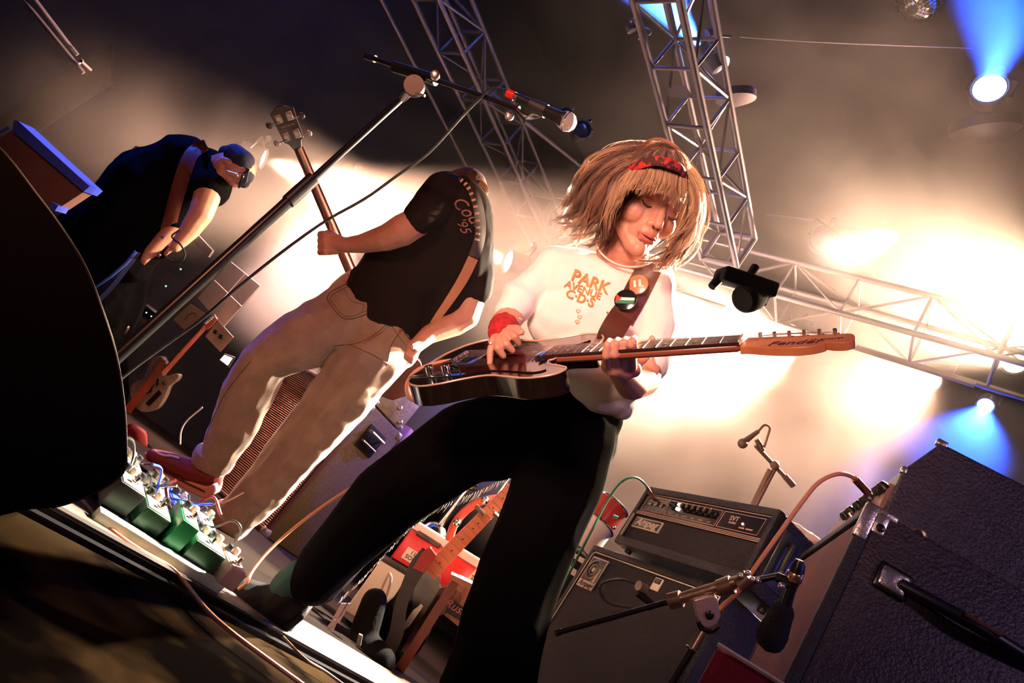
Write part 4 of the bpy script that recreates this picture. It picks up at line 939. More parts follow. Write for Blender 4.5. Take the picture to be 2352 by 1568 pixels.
# jeans
je = MB(); J_ = (CF, .85)
limb(je, [(852, 712, 2.83, 94), (878, 742, 2.83, 94)], J_); limb(je, [(838, 700, 2.83, 84), (905, 790, 2.83, 62)], J_)
limb(je, [(815, 690, 2.82, 62), (905, 780, 2.82, 62)], J_)
limb(je, [(800, 735, 2.82, 82), (730, 765, 2.80, 76), (655, 800, 2.77, 62), (612, 825, 2.75, 54)])
limb(je, [(608, 828, 2.75, 54), (570, 900, 2.78, 56), (545, 965, 2.81, 52), (505, 1045, 2.85, 42), (497, 1062, 2.86, 40)])
limb(je, [(862, 800, 2.82, 84), (800, 890, 2.82, 74), (745, 955, 2.82, 66)])
limb(je, [(745, 955, 2.82, 66), (690, 1020, 2.83, 62), (615, 1110, 2.85, 56), (550, 1180, 2.87, 46), (535, 1196, 2.87, 44)])
def jf(v):
    a = folds(7, .015, (P(560, 1150, 2.8)-P(860, 720, 2.8)), .45, 11)(v); return a + .006*noise.noise(v*17)
jeb = blobmesh(je, .0065, 6, jf); jbv = bvh_of(jeb)
obj('jeans', jeb, DENIM, bt, ang=180)
for pts in ([(455, 1015, 2.86), (470, 1045, 2.80), (500, 1070, 2.79), (528, 1078, 2.84)], [(488, 1160, 2.86), (505, 1190, 2.80), (540, 1212, 2.79), (574, 1222, 2.84)]):
    q = MB(); c = [P(*p) for p in pts]; ax = (P(600, 900, 2.8)-P(500, 1060, 2.8)).normalized()
for (x, y, d, r) in ((492, 1052, 2.86, 42), (530, 1192, 2.87, 46)):
    a = P(x, y, d); ax = (P(560, 900, 2.8)-P(492, 1052, 2.86)).normalized() if x < 510 else (P(640, 1075, 2.84)-a).normalized()
    obj('turned_up_cuff', MB().lathe([(L(r*.9, d), -.035), (L(r+3, d), -.03), (L(r+6, d), .0), (L(r+4, d), .025), (L(r-1, d), .03)], a, ax, 26), DENIM, bt)
SEAM = mat('dark seam stitching', (.09, .055, .035), .9)
def seam(pts, r=.0016, nm='seam'):
    m_ = MB(); q = smoothpts([Vector((*p, 0)) for p in pts], 8); c = [surf(v.x, v.y, jbv, .0005) for v in q]; c = [v for v in c if v is not None]
    if len(c) > 1: obj(nm, m_.tube(c, r, 4), SEAM, bt)
seam([(800, 632), (840, 660), (890, 710), (930, 765), (955, 795)], .003, 'waistband'); seam([(790, 645), (828, 670), (880, 722), (920, 778), (944, 806)])
seam([(815, 642), (757, 674), (760, 700), (800, 733), (880, 700), (858, 672), (815, 642)], .0022, 'back_pocket')
seam([(819, 648), (763, 678), (766, 698), (801, 727), (873, 698)], .0013); seam([(790, 662), (806, 690), (835, 700), (830, 716)], .0012)
seam([(918, 712), (880, 752), (830, 785), (765, 795)], .0018); seam([(922, 716), (884, 757), (834, 790)], .0012)
seam([(925, 755), (900, 790), (890, 830)], .002, 'back_pocket'); seam([(800, 790), (850, 812), (895, 838)], .0016)
seam([(770, 800), (745, 830), (700, 905), (640, 990), (560, 1080), (500, 1150)], .0016); seam([(575, 830), (520, 900), (490, 960), (470, 1010)], .0016)
c_ = surf(918, 762, jbv, .003, 2.7); obj('pocket_tab', MB(Fr(c_, CR, CU, -CF)).rbox((-.004, -.010, -.002), (.004, .010, .002), .001), mat('red tab', (.5, .02, .01), .7), bt)
# sneaker in the air and the heel of the other
CANV = mat('dark red canvas', (.16, .018, .014), .8, 0, .4, 300); RUBS = mat('worn pink rubber sole', (.62, .26, .18), .6, 0, .2, 60)
s_ = MB(); limb(s_, [(478, 1088, 2.86, 36), (440, 1085, 2.84, 32), (390, 1062, 2.82, 24), (352, 1046, 2.80, 16)]); limb(s_, [(470, 1075, 2.86, 30), (485, 1100, 2.86, 26)])
sho = obj('sneaker', blobmesh(s_, .005, 4), CANV, bt)
sp = smoothpts([Vector((x, y, 0)) for x, y in ((328, 1040), (336, 1062), (372, 1096), (420, 1122), (462, 1142), (482, 1140), (489, 1112), (470, 1118), (425, 1100), (385, 1074), (352, 1046))], 3)
obj('sneaker_sole', MB().prism([P(v.x, v.y, 2.79) for v in sp], CF*.10), RUBS, sho, bevel=.006)
obj('sole_stripe', MB().tube(smoothpts([P(x, y, 2.782) for x, y in ((350, 1062), (385, 1086), (430, 1109), (470, 1128))]), .0022, 6), mat('dark stripe', (.05, .01, .01), .6), sho)
obj('laces', MB().tube(smoothpts([P(356, 1036, 2.79), P(375, 1045, 2.785), P(395, 1047, 2.785), P(412, 1052, 2.785)]), .005, 6), mat('cream laces', (.75, .55, .42), .8), sho)
s_ = MB(); limb(s_, [(515, 1222, 2.86, 26), (470, 1222, 2.80, 24), (435, 1212, 2.76, 18)]); sho = obj('sneaker', blobmesh(s_, .006, 4), CANV, bt)
obj('sneaker_sole', MB().tube([P(540, 1246, 2.86), P(490, 1246, 2.81), P(430, 1230, 2.76)], .018, 8), RUBS, sho)
# flat cap and hair
HBm = MB(); limb(HBm, [(1056, 426, 2.96, 38), (1074, 430, 2.96, 46), (1080, 446, 2.96, 42)])
obj('cap', blobmesh(HBm, .005, 4), mat('brown patterned cap', (.085, .028, .018), .8, 0, .8, 60, col2=(.03, .012, .010), cscale=30), bt)
q = MB(); strands(q, [[(1106, 415, 2.90), (1120, 432, 2.90), (1122, 452, 2.90)], [(1098, 425, 2.86), (1112, 442, 2.86), (1118, 460, 2.86)]], 160, .006, .0014, .006, pal=1)
obj('hair', q, HAIR, bt, kind='stuff', ang=180)
# bass guitar
DWOOD = mat('dark mahogany neck', (.14, .045, .025), .3, 0, .1, 60, col2=(.09, .028, .016), cscale=10, coat=.4)
gt = thing('bass_guitar', 'dark bass guitar, long neck rising past the fist to a black four peg headstock', 'guitar', P(800, 640, 2.60))
a, b_ = P(684, 340, 2.72), P(812, 640, 3.02); ed = (b_-a).normalized(); sd = ed.cross(CF).normalized(); bk = sd.cross(ed).normalized()
if bk.dot(CF) < 0: bk = -bk
if sd.dot(CR) < 0: sd = -sd
BM = Fr(a, sd, bk, ed); ln = (b_-a).length + .30
w0, w1 = .019, .029
obj('neck', MB(BM).tube([(0, 0, 0), (0, 0, ln*.5), (0, 0, ln)], [w0, (w0+w1)/2, w1], 12, .8), DWOOD, gt)
obj('neck_stripe', MB(BM).tube([(0, -.0150, .02), (0, -.0225, ln-.05)], .003, 6), mat('pale neck stripe', (.40, .18, .10), .35), gt)
obj('fretboard', MB(BM).hexa([(-w0, .010, 0), (w0, .010, 0), (w0, .018, 0), (-w0, .018, 0), (-w1, .014, ln), (w1, .014, ln), (w1, .024, ln), (-w1, .024, ln)]), mat('dark rosewood', (.035, .012, .010), .35), gt)
hp = [(-.017, 0), (-.026, -.025), (-.040, -.035), (-.043, -.10), (-.047, -.150), (-.034, -.156), (-.018, -.168), (.018, -.168), (.034, -.156), (.047, -.150), (.043, -.10), (.040, -.035), (.026, -.025), (.017, 0)]
hs_ = obj('headstock', MB(BM).prism([(x, -.008, z) for x, z in hp], (0, .016, 0)), mat('black lacquer', (.03, .018, .014), .25, coat=.4), gt, bevel=.002)
for s in (-1, 1):
    for i, z in enumerate((-.055, -.125)):
        k = obj('tuning_machine', MB(BM).rbox((s*.021-.013, -.014, z-.017), (s*.021+.013, -.008, z+.017), .003), MET, hs_)
        obj('tuning_gear', MB(BM).cyl((s*.021, -.018, z), (s*.021, -.012, z), .008, n=12), MET, hs_)
        obj('tuning_shaft', MB(BM).cyl((s*.02, -.016, z+.012), (s*.058, -.012, z+.012), .0025), CHROME, hs_)
        obj('tuning_key', MB(BM).ball((s*.066, -.012, z+.012), 1, 12, 8, sc=(.012, .004, .013)), MET if (s, i) != (1, 1) and (s, i) != (-1, 1) else mat('dark nickel', (.10, .09, .09), .3, .9), hs_)
obj('stamp', textmb('MADE IN USA', BM @ Vector((0, -.0086, -.092)), sd, -ed, .009, .0002), mat('silver stamp', (.4, .3, .25), .4), hs_, smooth=False)
bp = [(-.03, ln-.06), (-.10, ln-.08), (-.15, ln-.02), (-.15, ln+.06), (-.12, ln+.12), (-.17, ln+.22), (-.16, ln+.32), (-.08, ln+.38), (.08, ln+.38), (.16, ln+.32), (.17, ln+.22), (.12, ln+.12), (.14, ln+.06), (.13, ln), (.10, ln-.03), (.03, ln-.02)]
obj('body', MB(BM).prism([(x*.8, .02, z) for x, z in bp], (0, .035, 0)), mat('dark body lacquer', (.05, .015, .010), .2, coat=.4), gt, bevel=.006)
# strap over the back
STW = mat('black and cream beaded strap', (.55, .34, .24), .6); 
st = thing('guitar_strap', 'dark strap with a row of pale studs and a tan end across the bent back', 'strap', P(1100, 600, 2.6))
cl = [(1058, 404), (1082, 430), (1098, 472), (1104, 520), (1099, 560), (1088, 590)]
obj('strap_band', ribbon([(*p, 2.62) for p in cl], [18, 22, 24, 26, 26, 26], sbv2, .008, .004), mat('black brown strap', (.030, .012, .010), .6), st)
q = smoothpts([Vector((x-6, y+2, 0)) for x, y in cl], 3)
for i in range(1, len(q)-4):
    v = surf(q[i].x, q[i].y, sbv2, .016, 2.62); d_ = (P(q[i+1].x, q[i+1].y, 2.6)-P(q[i-1].x, q[i-1].y, 2.6)).normalized(); n_ = (CAM-v).normalized(); e_ = d_.cross(n_).normalized()
    obj('stud', MB(Fr(v, e_, n_, d_)).rbox((-.008, -.002, -.0045), (.008, .003, .0045), .0012), STW, st)
obj('strap_end', ribbon([(1087, 592, 2.62), (1064, 640, 2.64), (1032, 690, 2.64), (1000, 735, 2.64), (980, 765, 2.64)], [24, 24, 20, 16, 10], sbv2, .008, .004), mat('tan leather', (.45, .20, .10), .55), st)

# ================= the guitarist with the cap, far left =================
lt = thing('person', 'person in black with a cap, bent over a guitar at the far left', 'person', P(250, 900, 3.7)-UP*.0)
sk = MB(); HL = headframe(536, 388, 3.55, .80, .30, 75, 40, 1.0); headblob(sk, HL)
limb(sk, [(520, 375, 3.56, 26), (470, 400, 3.62, 34), (340, 480, 3.74, 50), (250, 620, 3.80, 40), (200, 800, 3.84, 40)])
limb(sk, [(480, 410, 3.60, 30), (478, 445, 3.50, 30), (462, 490, 3.46, 27), (435, 530, 3.44, 22), (412, 556, 3.42, 16)])
limb(sk, [(440, 420, 3.66, 30), (420, 470, 3.64, 24), (400, 520, 3.60, 18), (345, 580, 3.55, 14)])
limb(sk, [(412, 556, 3.42, 14), (404, 566, 3.41, 13)])
for k in range(4): limb(sk, [(408-k*4, 560+k*3, 3.41, 6), (398-k*4, 568+k*3, 3.40, 5.5), (392-k*4, 574+k*3, 3.42, 5)])
limb(sk, [(350, 576, 3.55, 12), (335, 588, 3.54, 9)])
for k in range(4): limb(sk, [(336+k*2, 584+k*3, 3.54, 5), (328+k*2, 592+k*3, 3.53, 4.5), (324+k*2, 600+k*2, 3.54, 4)])
obj('body', blobmesh(sk, .007, 3), SKIN, lt, ang=180)
sh = MB()
limb(sh, [(420, 375, 3.70, 66), (350, 440, 3.74, 100), (280, 540, 3.78, 100), (250, 640, 3.80, 90), (200, 780, 3.84, 90)])
limb(sh, [(470, 400, 3.66, 60), (440, 410, 3.68, 66)]); limb(sh, [(478, 405, 3.60, 50), (484, 430, 3.54, 46)])
limb(sh, [(440, 420, 3.66, 44), (422, 468, 3.64, 34), (404, 505, 3.61, 28)]); limb(sh, [(330, 470, 3.8, 96), (200, 560, 3.84, 80), (120, 640, 3.9, 80)]); limb(sh, [(350, 520, 3.66, 60), (300, 600, 3.66, 50)])
shb = blobmesh(sh, .010, 6, folds(6, .012, None, .5, 2)); sbv3 = bvh_of(shb)
obj('t_shirt', shb, mat('black T-shirt', (.005, .0045, .005), 1, 0, .3, 200, spec=.04), lt, ang=180)
tr = MB(); limb(tr, [(200, 780, 3.84, 90), (150, 900, 3.86, 70), (110, 1000, 3.9, 60)]); limb(tr, [(200, 780, 3.84, 80), (230, 900, 3.84, 60), (200, 1010, 3.86, 50)])
obj('trousers', blobmesh(tr, .012, 4), BLKJ, lt, ang=180)
q = MB(); limb(q, [(540, 356, 3.54, 26), (556, 372, 3.53, 29), (560, 400, 3.54, 24), (560, 418, 3.56, 14)]); limb(q, [(518, 350, 3.58, 16), (540, 354, 3.56, 24)])
obj('cap', blobmesh(q, .006, 4), mat('navy cap', (.012, .014, .03), .8, 0, .3, 100), lt)
obj('cap_peak', MB().hexa([P(556, 400, 3.47), P(572, 392, 3.47), P(566, 420, 3.50), P(548, 434, 3.50), P(554, 396, 3.50), P(574, 386, 3.50), P(570, 418, 3.53), P(546, 430, 3.53)]), mat('navy cap', (.012, .014, .03), .8), lt, bevel=.003)
gl = thing('glasses', 'glasses with blue reflections under the cap at the far left', 'glasses', P(540, 405, 3.42))
obj('frame', MB().ring(P(552, 404, 3.44), -CF, .016, .0025).cyl(P(520, 392, 3.44), P(548, 400, 3.44), .0025), CHROME, gl)
st = thing('guitar_strap', 'broad reddish brown strap over the black T-shirt at the far left', 'strap', P(400, 500, 3.5))
obj('strap_band', ribbon([(474, 332, 3.5), (440, 352, 3.5), (418, 410, 3.5), (400, 470, 3.5), (385, 530, 3.5), (366, 592, 3.45)], [26, 34, 36, 34, 34, 32], sbv3, .012, .005), mat('reddish brown strap', (.20, .055, .030), .5, 0, .2, 60), st)
obj('strap_stud', MB().ball(P(374, 545, 3.42), .009, 10, 6), CHROME, st); obj('strap_stud', MB().ball(P(366, 585, 3.40), .009, 10, 6), CHROME, st)
gt = thing('electric_guitar', 'dark guitar with a blue lit edge hanging at the far left', 'guitar', P(290, 630, 3.5))
gb = [(225, 655), (258, 630), (300, 594), (312, 578), (296, 600), (262, 645), (238, 672), (190, 720), (150, 740), (140, 700), (180, 670)]
BLUEG = mat('blue lit guitar edge', (.05, .10, .45), .2, coat=.5)  # blue stage light on the dark guitar, put into the edge colour
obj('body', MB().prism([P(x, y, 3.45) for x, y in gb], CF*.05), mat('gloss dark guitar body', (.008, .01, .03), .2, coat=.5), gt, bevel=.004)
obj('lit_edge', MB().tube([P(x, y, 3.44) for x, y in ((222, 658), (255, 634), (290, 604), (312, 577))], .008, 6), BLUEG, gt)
q = MB().tube(smoothpts([P(412, 528, 3.4), P(396, 540, 3.38), P(398, 548, 3.38), P(415, 562, 3.38), P(425, 585, 3.38), P(415, 600, 3.38), P(396, 600, 3.4), P(378, 588, 3.42)]), .0045, 6)
tag(obj('guitar_cable', q, mat('black cable', (.02, .02, .022), .35)), 'looped black cable under the forearm of the capped guitarist', 'cable')
# ================= vocal microphone on its boom stand =================
SATINL = mat('satin black stand tube', (.012, .011, .011), .30, .3)
base = P(215, 872, 1.60); base.z = 0.0
pole_b = PZ(150, 940, .0) if False else None
T1 = P(922, 226, 2.04); B1 = P(280, 810, 1.66)
t = thing('microphone_stand', 'tall black boom microphone stand crossing in front of the bass player', 'microphone stand', B1)
dr = (T1-B1).normalized(); J = T1-dr*((T1-P(700, 430, 1.91)).length)
bot = B1 - dr*((B1.z-.012)/dr.z)
obj('lower_tube', MB().cyl(bot, J, .0155, n=16), SATINL, t)
obj('upper_tube', MB().cyl(J, T1, .0105, n=16), SATINL, t)
obj('clutch', MB().cyl(J-dr*.07, J+dr*.03, .0195, n=18), BLACK, t)
for k in range(3):
    a = 2*pi*k/3+.5; o = obj('leg', MB().tube([bot+dr*.14, bot+Vector((cos(a)*.20, sin(a)*.20, .0))+UP*(.005)], .008, 8), SATINL, t)
    obj('rubber_foot', MB().ball(bot+Vector((cos(a)*.20, sin(a)*.20, .004)), .014, 10, 6), RUBBER, o)
E1, E2 = P(840, 128, 2.10), P(1192, 250, 1.86); be = (E2-E1).normalized()
obj('boom_rod', MB().cyl(E1, E2, .0075, n=12), SATINL, t)
c0, c1 = P(905, 153, 2.06), P(1002, 184, 2.0)
obj('boom_sleeve', MB().cyl(c0, c1, .0165, n=16), BLACK, t)
obj('counterweight', MB().cyl(E1, E1+be*.04, .011, n=12), BLACK, t)
k = obj('swivel', MB().lathe([(.030, -.012), (.030, .012)], (P(952, 198, 2.0)), CF, 22), BLACK, t)
obj('swivel_arm', MB().tube([T1, P(940, 208, 2.01), P(956, 178, 2.0)], [.014, .015, .013], 10), CHROME, k)
obj('wing_nut', MB().tube([P(955, 214, 1.98), P(976, 220, 1.97)], .004, 6), MET, k)
for (x, y) in ((999, 172), (1170, 265)):
    obj('clamp_knob', MB().lathe([(.013, -.010), (.013, .004), (.009, .006), (.003, .007)], P(x, y, 1.93), -CF, 18), MET, t)
obj('clip_holder', MB().tube(smoothpts([P(1188, 252, 1.86), P(1205, 268, 1.85), P(1225, 268, 1.85), P(1245, 262, 1.84)]), .007, 8), BLACK, t)
obj('clip_lever', MB().tube([P(1208, 272, 1.84), P(1222, 262, 1.83), P(1246, 266, 1.83)], .0028, 6), MET, t)
t = thing('microphone', 'handheld vocal microphone with silver grille and red taped plug on the boom', 'microphone', P(1240, 250, 1.82))
m0, m1 = P(1190, 225, 1.84), P(1285, 270, 1.80); md = (m1-m0).normalized()
obj('handle', MB().lathe([(.0115, 0), (.012, .01), (.0175, (m1-m0).length), (.0215, (m1-m0).length+.01), (.0215, (m1-m0).length+.016)], m0, md, 22), BLACK, t)
hp_ = P(1302, 279, 1.80)
gr = obj('grille', MB().lathe([(.020, -.02), (.0252, -.006), (.0255, 0), (.0252, .006), (.0215, .016), (.013, .0235), (0, .0262)], hp_, md, 26), mat('silver mesh grille', (.75, .68, .60), .35, .8, 1.0, 900), t)
obj('grille_band', MB().ring(hp_+md*.001, md, .0255, .0013, 26, 6), CHROME, gr)
obj('clip', MB().lathe([(.0165, -.03), (.0185, .02)], P(1240, 249, 1.82), md, 16), RUBBER, t)
obj('plug', MB().lathe([(.008, -.045), (.0105, -.03), (.0105, 0)], m0, md, 16), CHROME, t)
obj('red_tape', MB().lathe([(.0115, -.035), (.0118, -.012)], m0, md, 16), mat('red tape', (.6, .01, .008), .5), t)
CB = mat('black cable', (.02, .02, .022), .35)
q = MB().tube(smoothpts([P(1168, 212, 1.85), P(1150, 204, 1.86), P(1125, 206, 1.88), P(1103, 225, 1.90), P(1060, 268, 1.92), P(985, 350, 1.94), P(910, 405, 1.93), P(840, 455, 1.92), P(760, 500, 1.9), P(700, 540, 1.88), P(620, 600, 1.86), P(540, 665, 1.84), P(460, 735, 1.82), P(370, 800, 1.80), P(280, 868, 1.76), P(180, 960, 1.7)], 5), .0042, 8)
tag(obj('microphone_cable', q, CB), 'long dark cable hanging from the vocal microphone beside its stand', 'cable')

# ================= big black speaker at the left edge, seen from behind =================
def speaker_shell(o):
    m = len(o); n_ = [P(v.x, v.y, 1.04) for v in o] + [P(-80+(v.x+80)*.80, 1170+(v.y-1170)*.86, 1.28) for v in o]
    return MB().add(n_, [tuple(range(m-1, -1, -1)), tuple(range(m, 2*m))]+[(i, (i+1) % m, m+(i+1) % m, m+i) for i in range(m)])
t = thing('stage_speaker', 'big black speaker with a curved grille filling the lower left edge', 'loudspeaker', PZ(120, 1120))
ol_ = smoothpts([Vector((x, y, 0)) for x, y in ((-60, 290), (10, 350), (80, 440), (140, 520), (195, 610), (235, 710), (266, 810), (284, 920), (290, 1020), (288, 1075), (262, 1105), (200, 1140), (120, 1165), (40, 1170), (-60, 1170))], 3)
SPK = mat('black speaker paint', (.004, .004, .005), .75, 0, .3, 200, spec=.1)
obj('cabinet_shell', speaker_shell(ol_), SPK, t, ang=30)
obj('grille_rim', MB().tube([P(v.x, v.y, 1.04) for v in ol_[:37]], .0018, 6), mat('grey grille rim', (.06, .045, .035), .5, .5), t)

# ================= monitor-like box with blue lit edge, upper left =================
t = thing('flight_case', 'tilted case lid with a blue lit rim at the left edge', 'case', P(100, 420, 2.5))
BX = [(-40, 335), (36, 283), (200, 430), (135, 485), (118, 470), (-40, 395)]
obj('panel', MB().prism([P(x, y, 2.5) for x, y in ((-60, 352), (30, 298), (196, 438), (138, 476), (60, 468), (-60, 380))], CF*.05), mat('brown painted plywood', (.075, .025, .018), .7, 0, .3, 30), t, smooth=False)
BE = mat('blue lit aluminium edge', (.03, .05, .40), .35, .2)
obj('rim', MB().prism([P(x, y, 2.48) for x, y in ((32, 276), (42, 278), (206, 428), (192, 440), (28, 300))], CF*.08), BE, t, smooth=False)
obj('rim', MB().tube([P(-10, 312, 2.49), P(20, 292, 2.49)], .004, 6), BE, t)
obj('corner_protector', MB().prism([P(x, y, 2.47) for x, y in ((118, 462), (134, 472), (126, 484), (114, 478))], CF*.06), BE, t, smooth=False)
q = MB().prism([P(x, y, 4.4) for x, y in ((200, 432), (312, 334), (326, 340), (324, 350), (240, 410), (204, 436))], CF*.06)
tag(obj('white_beam', q, mat('white painted wood', (.62, .45, .30), .7), smooth=False), 'cream painted plank slanting behind the back of the capped guitarist', 'plank')

# ================= back wall: taped up sheets, guitar on a stand =================
SHEET = mat('white board', (.62, .52, .50), .8, 0, .1, 40)
t = thing('white_board', 'four white square boards mounted edge to edge beyond the microphone stand', 'board', P(540, 670, 4.6))
A = [P(530, 600, 4.6), P(453, 684, 4.6), P(512, 752, 4.6), P(598, 655, 4.6)]
def bl(u, v): return (A[0]*(1-u)+A[1]*u)*(1-v)+(A[3]*(1-u)+A[2]*u)*v
for i in range(2):
    for j in range(2):
        u0, u1, v0, v1 = i*.5+.008, i*.5+.492, j*.5+.008, j*.5+.492
        obj('board_panel', MB().prism([bl(u0, v0), bl(u1, v0), bl(u1, v1), bl(u0, v1)], CF*.02), SHEET, t, smooth=False)
for nm, lb, c, mk in (('drawn_sheet', 'pale sheet with a sketched loop, left of the guitar headstock', ((437, 697), (398, 734), (428, 762), (474, 722)), [(425, 735), (432, 722), (446, 718), (452, 728)]),
                  ('drawn_sheet', 'pale sheet with dark blotches, right of the guitar headstock', ((501, 736), (471, 772), (506, 808), (536, 774)), None)):
    t = thing(nm, lb, 'sheet', P(c[0][0], c[0][1], 4.45))
    obj('paper', MB().prism([P(x, y, 4.45) for x, y in c], CF*.006), mat('drawing paper', (.50, .38, .28), .8), t, smooth=False)
    if mk: obj('drawn_line', MB().tube([P(x, y, 4.446) for x, y in mk], .005, 5), mat('red brown ink', (.28, .10, .07), .8), t)
    else:
        for x, y in ((494, 762), (507, 773)): obj('ink_blot', MB().prism([P(x+a, y+b_, 4.444) for a, b_ in ((-6, 2), (-2, -6), (5, -3), (2, 3), (6, 6), (-1, 5))], CF*.003), mat('dark ink', (.03, .02, .02), .8), t, smooth=False)
# guitar far left on its stand
t = thing('electric_guitar', 'pale sparkle guitar with orange neck and strap standing in the dark at left', 'guitar', P(350, 900, 3.9))
bo = [(372, 820), (380, 838), (372, 862), (388, 862), (400, 858), (410, 862), (404, 874), (388, 886), (378, 910), (360, 938), (332, 946), (312, 934), (300, 905), (306, 880), (330, 866), (345, 832), (358, 818)]
SPARK = mat('worn cream guitar finish', (.42, .33, .25), .5, 0, .6, 160, col2=(.28, .21, .16), cscale=60)
sm = smoothpts([Vector((x, y, 0)) for x, y in bo+[bo[0]]], 3)
obj('body', MB().prism([P(v.x, v.y, 3.9) for v in sm[:-1]], CF*.045), SPARK, t)
obj('upper_bout', MB().prism([P(x, y, 3.92) for x, y in ((296, 890), (312, 872), (330, 852), (345, 824), (358, 819), (366, 824), (350, 850), (318, 890), (300, 912))], CF*.04), mat('grey violet guitar finish', (.30, .22, .26), .5, 0, .5, 160), t)
n0, n1 = P(376, 855, 3.885), P(472, 750, 3.93); nd = (n1-n0).normalized()
obj('neck', MB().tube([n0, n1], [.030, .022], 10, .5), mat('orange red neck', (.42, .10, .05), .4, 0, .3, 60), t)
hd0 = obj('headstock', MB().prism([P(x, y, 3.92) for x, y in ((468, 748), (480, 736), (494, 726), (498, 732), (486, 748), (474, 757))], CF*.015), mat('orange red neck', (.42, .10, .05), .4), t)
for i in range(6): obj('tuner_button', MB().ball(P(472+i*4, 742-i*3.4, 3.90), .009, 8, 5), MET, hd0)
for c in (((341, 882), (352, 878), (346, 900), (334, 906), (332, 896)), ((364, 896), (370, 904), (342, 932), (334, 926)), ((360, 868), (363, 870), (361, 886), (358, 884))):
    obj('pickup', MB().prism([P(x, y, 3.888) for x, y in c], CF*.01), BLACK, t)
obj('knob', MB().ball(P(376, 880, 3.885), .010, 10, 6), BLACK, t)
tag(obj('guitar_strap', ribbon([(376, 826, 3.86), (362, 852, 3.85), (336, 890, 3.85), (310, 920, 3.86), (292, 945, 3.88)], [12, 16, 18, 18, 20], None), mat('orange leather strap', (.50, .13, .05), .5)), 'orange strap hanging across the pale sparkle guitar', 'strap')
q = MB(); limb(q, [(303, 985, 3.7, 14), (318, 1000, 3.7, 18), (322, 1020, 3.7, 16), (305, 1010, 3.7, 18)])
tag(obj('red_cloth', blobmesh(q, .010, 4), mat('red cloth', (.16, .004, .005), .9)), 'small red cloth lying beside the curved speaker rim', 'cloth')
# mixer with a row of lit points
t = thing('pedal_rack', 'dark rack with a row of tiny white lights under the capped guitarist', 'rack', P(290, 690, 4.0))
r0, r1 = P(248, 652, 4.0), P(360, 735, 4.0); rd = (r1-r0).normalized(); rn = rd.cross(CF).normalized()
obj('rack_body', MB(Fr(r0, rd, rn, CF)).rbox((0, -.03, 0), ((r1-r0).length, .03, .06), .005), SATIN, t)
obj('rack_rail', MB(Fr(r0, rd, rn, CF)).rbox((0, -.055, 0), ((r1-r0).length, -.04, .03), .003), ALUDARK, t)
for i in range(10):
    if i != 3: obj('led', MB().ball(r0+rd*(.03+i*.036)-CF*.003, .0042, 8, 5), emis('white led', (1, .85, .75), 2.5), t)
for i, (x, y) in enumerate(((415, 618), (381, 657))):
    tag(obj('indicator_light', MB().ball(P(x, y, 4.3), .006, 8, 5), emis('green led', (.3, 1, .4), 2)), ('tiny green light point nearer the hand loop cable', 'tiny green light point nearer the white boards')[i], 'light')
q = MB().prism([P(x, y, 4.6) for x, y in ((446, 530), (488, 575), (478, 590), (434, 545))], CF*.03)
tag(obj('wall_panel', q, mat('violet grey panel', (.20, .16, .17), .7), smooth=False), 'grey leaning panel behind the forearm, above the microphone stand', 'panel')
q = MB().lathe([(.055, 0), (.05, .012), (.02, .02), (0, .021)], P(275, 748, 3.8), -CF, 18); tag(obj('small_cymbal', q, mat('dull brass', (.2, .12, .10), .4, .8)), 'small dull round disc above the curved speaker rim', 'disc')
t = thing('power_lamp', 'small glowing square rocker light just left of the raised knee', 'light', P(520, 828, 3.6))
obj('housing', MB().prism([P(x, y, 3.62) for x, y in ((502, 826), (515, 812), (538, 820), (524, 844))], CF*.02), BLACK, t)
obj('glow_panel', MB().prism([P(x, y, 3.61) for x, y in ((505, 826), (515, 815), (533, 822), (522, 839))], CF*.01), emis('pink white lit panel', (1, .55, .5), 2.2), t, smooth=False)
q = MB().tube(smoothpts([P(465, 935, 3.4), P(430, 965, 3.4), P(416, 990, 3.4), P(414, 1020, 3.4)]), .004, 6); tag(obj('cable', q, mat('pale cable', (.5, .45, .4), .4)), 'thin pale cable curling in the dark left of the shin', 'cable')
t = thing('floor_cable_stand', 'thin metal rod lying behind the raised sneaker', 'rod', P(300, 1070, 2.5)); obj('rod', MB().cyl(P(300, 1068, 2.4), P(345, 1064, 2.6), .005), MET, t)

# ================= pedalboard at the stage edge =================
pb0, pb1 = PZ(226, 1178, .02), PZ(512, 1352, .02); pd = (pb1-pb0); pd.z = 0; PLn = pd.length; pd = pd.normalized(); pn_ = Vector((-pd.y, pd.x, 0))
PM0 = Fr(Vector((pb0.x, pb0.y, 0)), pd, pn_, UP); PM = PM0 @ Matrix.Rotation(radians(9), 4, 'X')
t = thing('pedalboard', 'pedalboard with a pale green painted front rail along the stage edge', 'pedalboard', Vector((pb0.x, pb0.y, 0)))
GW = mat('pale green white paint', (.62, .70, .55), .5, 0, .2, 40, col2=(.35, .55, .35), cscale=14)
obj('front_rail', MB(PM).rbox((0, 0, .001), (PLn, .030, .026), .003), GW, t)
obj('board', MB(PM).rbox((.01, .03, .012), (PLn-.01, .34, .022), .003), SATIN, t)
obj('rear_rail', MB(PM0).rbox((0, .325, .001), (PLn, .345, .052), .003), SATIN, t)
